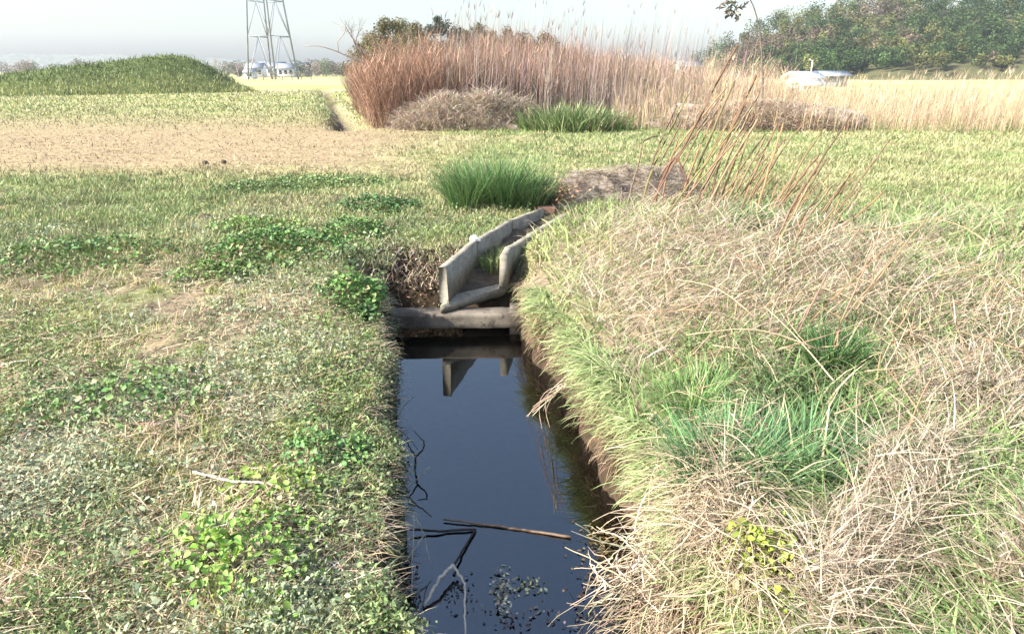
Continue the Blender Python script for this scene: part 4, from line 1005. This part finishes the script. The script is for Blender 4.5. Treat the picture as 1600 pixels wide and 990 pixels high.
# tall arching stalk on the right
ps = [gpt(1192, 21.5, 180), D(1192, 130, 21.5), D(1190, 75, 21.5), D(1184, 30, 21.5), D(1174, 0, 21.5), D(1160, -16, 21.5), D(1147, -4, 21.5)]
root = empty("arching_stalk", ps[0], 'tall dark stalk arching over with drooping withered leaves before the hill', 'stalk')
S = Soup(); p = bent(ps, 26) - ps[0]; tubes(S, p[None], np.linspace(.034, .014, 26)[None], (.16, .13, .11), 6); S.build("stem", M_STEM, root, True)
S = Soup()
for uu, vv in [(1147, 2), (1143, 12), (1150, 18), (1140, 24), (1160, 10), (1132, 6), (1152, 28), (1138, 16)]:
    c0 = D(uu, vv, 21.5 + rng.normal(0, .05)) - ps[0]; n_ = 9
    leaves(S, c0 + rng.normal(0, .07, (n_, 3)), .2, .08, tint((.17, .15, .12), n_, .2), up=.1)
S.build("foliage", M_LEAF, root)

# forest on the hill: reads as one mass
S = Soup()
nt_ = 1900
ii = rng.integers(0, len(hc), nt_); s_ = -np.sqrt(rng.random(nt_)) * .95 + .15
xy = hc[ii, :2] + hn[ii] * (s_ * 85)[:, None] * np.where(hn[ii][:, 1:2] > 0, 1, -1) + rng.normal(0, 3, (nt_, 2))
prof = np.clip(1 - np.abs(s_), 0, 1); prof = prof * prof * (3 - 2 * prof)
zb_ = hc[ii, 2] * prof
hh = rng.uniform(3.2, 6.5, nt_) * (.6 + .4 * prof); n_l = 150
kind_ = fbm(xy[:, 0], xy[:, 1], 28, 101) + rng.normal(0, .05, nt_)
uu_, _ = uv(xy[:, 0], xy[:, 1], zb_)
kind_ = kind_ - .16 * sstep(1230, 1120, uu_) + .07 * sstep(1200, 1300, uu_)
tcol = np.where((kind_ > .44)[:, None], (.05, .085, .028), np.where((kind_ > .38)[:, None], (.12, .125, .042), (.15, .12, .08))) * np.exp(rng.normal(0, .28, (nt_, 1)))
ti = np.repeat(np.arange(nt_), n_l); n_ = len(ti)
off = rng.normal(0, 1, (n_, 3)); off /= np.linalg.norm(off, axis=1, keepdims=True); off *= rng.random((n_, 1)) ** .4
cr_ = hh[ti] * .36
c0 = np.c_[xy[ti], zb_[ti] + hh[ti] * .62] + off * np.c_[cr_, cr_, hh[ti] * .42]
leaves(S, c0, .30 + .35 * rng.random(n_), .22 + .2 * rng.random(n_), tcol[ti] * np.exp(rng.normal(0, .15, (n_, 1))), up=.3)
tag(S.build("hill_forest", M_TREE), 'green and brown forest covering the hill on the right', 'forest', kind='stuff')
# far tree line left
S = Soup(); nt_ = 170
uu = np.r_[rng.uniform(-300, 395, 120), rng.uniform(460, 580, 50)]; yy = rng.uniform(190, 280, nt_)
ti = np.repeat(np.arange(nt_), 320); n_ = len(ti)
px_ = np.array([D(a_, 110, b_)[0] for a_, b_ in zip(uu, yy)])
hh = rng.uniform(3.0, 5.2, nt_)
off = rng.normal(0, 1, (n_, 3)); off /= np.linalg.norm(off, axis=1, keepdims=True); off *= rng.random((n_, 1)) ** .4
c0 = np.c_[px_[ti], yy[ti], hh[ti] * .5] + off * np.c_[hh[ti] * .45, hh[ti] * .45, hh[ti] * .5]
tcol = np.where((rng.random(nt_) < .45)[:, None], (.13, .15, .09), (.24, .20, .17)) * np.exp(rng.normal(0, .2, (nt_, 1)))
leaves(S, c0, .4, .3, tcol[ti] * np.exp(rng.normal(0, .2, (n_, 1))), up=.3)
tag(S.build("far_tree_line", M_TREE), 'hazy line of trees on the horizon behind the pylon', 'tree line', kind='stuff')
bare_tree(gpt(345, 170), 8.5, .16, np.array((.34, .30, .30)), 'leafless tree on the horizon left of the pylon', levels=4, spread_=.6, thin=1.1)
bare_tree(gpt(372, 180), 6.5, .14, np.array((.34, .30, .30)), 'smaller leafless tree on the horizon close to the pylon', levels=4, spread_=.6, thin=1.1)

# ------------------------------------------------------------------ pylon
pc = gpt(427, 136, 118)
root = empty("steel_pylon", pc, 'grey steel lattice pylon standing in the far left field', 'pylon')
def beam(S, a, b, r): tubes(S, np.array([a, b], float)[None], r, (.8, .8, .8), 4)
HT, R0, R1 = 44., 4.5, .9
def leg_pt(q, z):
    t = min(z / 36., 1.); rr = R0 + (R1 - R0) * t; an = math.radians(22.7 + 90 * q); return np.array([rr * math.cos(an), rr * math.sin(an), z])
for q in range(4):
    S = Soup(); beam(S, leg_pt(q, -.3), leg_pt(q, 36), .17); beam(S, leg_pt(q, 36), leg_pt(q, HT) * np.array([.6, .6, 1]), .12); S.build("leg", M_STEEL, root)
lev = [0, 7.5, 13.5, 18.5, 23, 27, 30.5, 33.5, 36]
for i in range(1, len(lev)):
    S = Soup()
    for q in range(4): beam(S, leg_pt(q, lev[i]), leg_pt((q + 1) % 4, lev[i]), .09)
    S.build("horizontal_brace", M_STEEL, root)
    S = Soup()
    for q in range(4):
        m_ = (leg_pt(q, lev[i]) + leg_pt((q + 1) % 4, lev[i])) / 2
        beam(S, leg_pt(q, lev[i - 1]), m_, .08); beam(S, leg_pt((q + 1) % 4, lev[i - 1]), m_, .08)
    S.build("diagonal_brace", M_STEEL, root)
for z in (28, 33, 38):
    for sgn in (-1, 1):
        S = Soup(); tip = np.array([sgn * 5.5 * math.cos(.4), sgn * 5.5 * math.sin(.4), z + .3])
        for q in range(4): beam(S, leg_pt(q, z + (1.6 if q % 2 else 0)) * .9, tip, .06)
        S.build("cross_arm", M_STEEL, root)
# low fence round its foot
fc = gpt(440, 128, 118)
root = empty("field_fence", fc, 'low dark post and rail fence in front of the pylon foot', 'fence')
for k in range(7):
    S = Soup(); beam(S, (-5 + k * 1.7, 0, -.1), (-5 + k * 1.7, 0, 1.35), .06); S.build("post", M_BARK, root)
for z in (.55, 1.25):
    S = Soup(); beam(S, (-5.1, -.08, z), (5.3, -.08, z), .045); S.build("rail", M_BARK, root)

# ------------------------------------------------------------------ houses
def house(u, y, wid, dep, hw, hr, label, rot=0., v=116, group='distant houses', wm=None, rm=None, nwin=3):
    p = gpt(u, y, v); root = empty("house", p, label, 'house', group); root.rotation_euler = (0, 0, rot)
    S = Soup(); box(S, (-wid / 2, -dep / 2), (wid / 2, -dep / 2), (wid / 2, dep / 2), (-wid / 2, dep / 2), -.3, hw)
    S.add([(-wid / 2, -dep / 2, hw), (-wid / 2, dep / 2, hw), (-wid / 2, 0, hw + hr)], None, [[0, 2, 1]]); S.add([(wid / 2, -dep / 2, hw), (wid / 2, dep / 2, hw), (wid / 2, 0, hw + hr)], None, [[0, 1, 2]])
    S.build("wall", wm or M_WHITE, root)
    S = Soup(); e = .35; th = .14; sl = hr / (dep / 2)
    for s in (-1, 1):
        y0_, z0_ = s * (dep / 2 + e), hw - sl * e + .02; y1_, z1_ = 0, hw + hr + .02
        V = [(-wid / 2 - e, y0_, z0_), (wid / 2 + e, y0_, z0_), (wid / 2 + e, y1_, z1_), (-wid / 2 - e, y1_, z1_)]
        V = V + [(a, b, c + th) for a, b, c in V]
        S.add(V, [[3, 2, 1, 0], [4, 5, 6, 7], [0, 1, 5, 4], [1, 2, 6, 5], [2, 3, 7, 6], [3, 0, 4, 7]])
    S.build("roof", rm or M_ROOF, root)
    for k in range(nwin):
        xw = -wid / 2 + wid * (k + .5) / nwin; ww = min(1.4, wid / nwin * .55)
        S = Soup(); box(S, (xw - ww / 2, -dep / 2 - .04), (xw + ww / 2, -dep / 2 - .04), (xw + ww / 2, -dep / 2 + .02), (xw - ww / 2, -dep / 2 + .02), hw * .38, hw * .78); S.build("window", M_GLASS, root)
    return root
house(402, 175, 3.6, 5, 2.2, 1.0, 'small white house left of the pylon foot', .1)
house(428, 185, 6.0, 5, 2.5, 1.0, 'long white house directly behind the pylon', -.05)
house(449, 178, 3.8, 5, 2.1, 1.0, 'narrow white house at the right leg of the pylon', .15)
house(392, 150, 1.8, 3, 1.3, .5, 'tiny white shed at the end of the embankment', .1, nwin=1)
house(470, 210, 4.5, 6, 2.4, 1.2, 'grey white house right of the pylon among trees', -.1)
house(1255, 66, 2.0, 2.6, 1.0, .4, 'white walled shed at the foot of the wooded hill', .12, 118, nwin=0, rm=M_WHITE)
house(1296, 76, 2.6, 3, 1.1, .35, 'grey shed beside the white one under the hill', -.05, 122, nwin=0, wm=M_ROOF)
house(1262, 58, 1.2, 1.2, .55, .25, 'little white pump hut in the dry field', .0, 130, nwin=1, rm=M_WHITE)
house(1072, 110, 3.2, 4, 2.1, .8, 'pale house half hidden behind the tan reeds', .1, 116, nwin=2)
pp = gpt(1266, 74, 122)
root = empty("utility_pole", pp, 'thin white pole standing between the sheds', 'pole')
S = Soup(); tubes(S, np.array([(0, 0, -.3), (0, 0, 2.6)])[None], .05, (1.6, 1.6, 1.6), 6); S.build("shaft", M_WHITE, root)
S = Soup(); tubes(S, np.array([(-.35, 0, 2.75), (0, 0, 2.5)])[None], .035, (1.6, 1.6, 1.6), 5); S.build("arm", M_WHITE, root)

# shrubs on the levee
S = Soup(); n_ = 26000
ii = rng.integers(0, len(lc), n_); s_ = rng.uniform(-1, 1, n_)
xy = lc[ii, :2] + ln[ii] * (s_ * 3.6)[:, None] + rng.normal(0, .3, (n_, 2))
z = lc[ii, 2] * (1 - np.abs(s_))
c = mixc((.13, .17, .06), (.28, .30, .12), sstep(.25, .8, np.abs(s_) + rng.normal(0, .1, n_))) * np.exp(rng.normal(0, .25, (n_, 1)))
blades(S, np.c_[xy, z - .02], rng.random(n_) * 6.28, .2, .9, .12 + .40 * rng.random(n_) ** 2, .05, c * .85, c * 1.15, nseg=2)
tag(S.build("embankment_grass", M_GRASS), 'dark green grass covering the embankment at the left', 'grass', kind='stuff')

# ------------------------------------------------------------------ haze
S = Soup(); box(S, (-1250, -60), (1250, -60), (1250, 1250), (-1250, 1250), -3.0, 62)
m, n, out = new_mat("thin_haze"); vol = N(n, "ShaderNodeVolumePrincipled", Density=.00036); vol.inputs["Color"].default_value = (.82, .91, 1, 1)
n.links.new(vol.outputs[0], out.inputs[1])
tag(S.build("haze", m), kind='stuff')
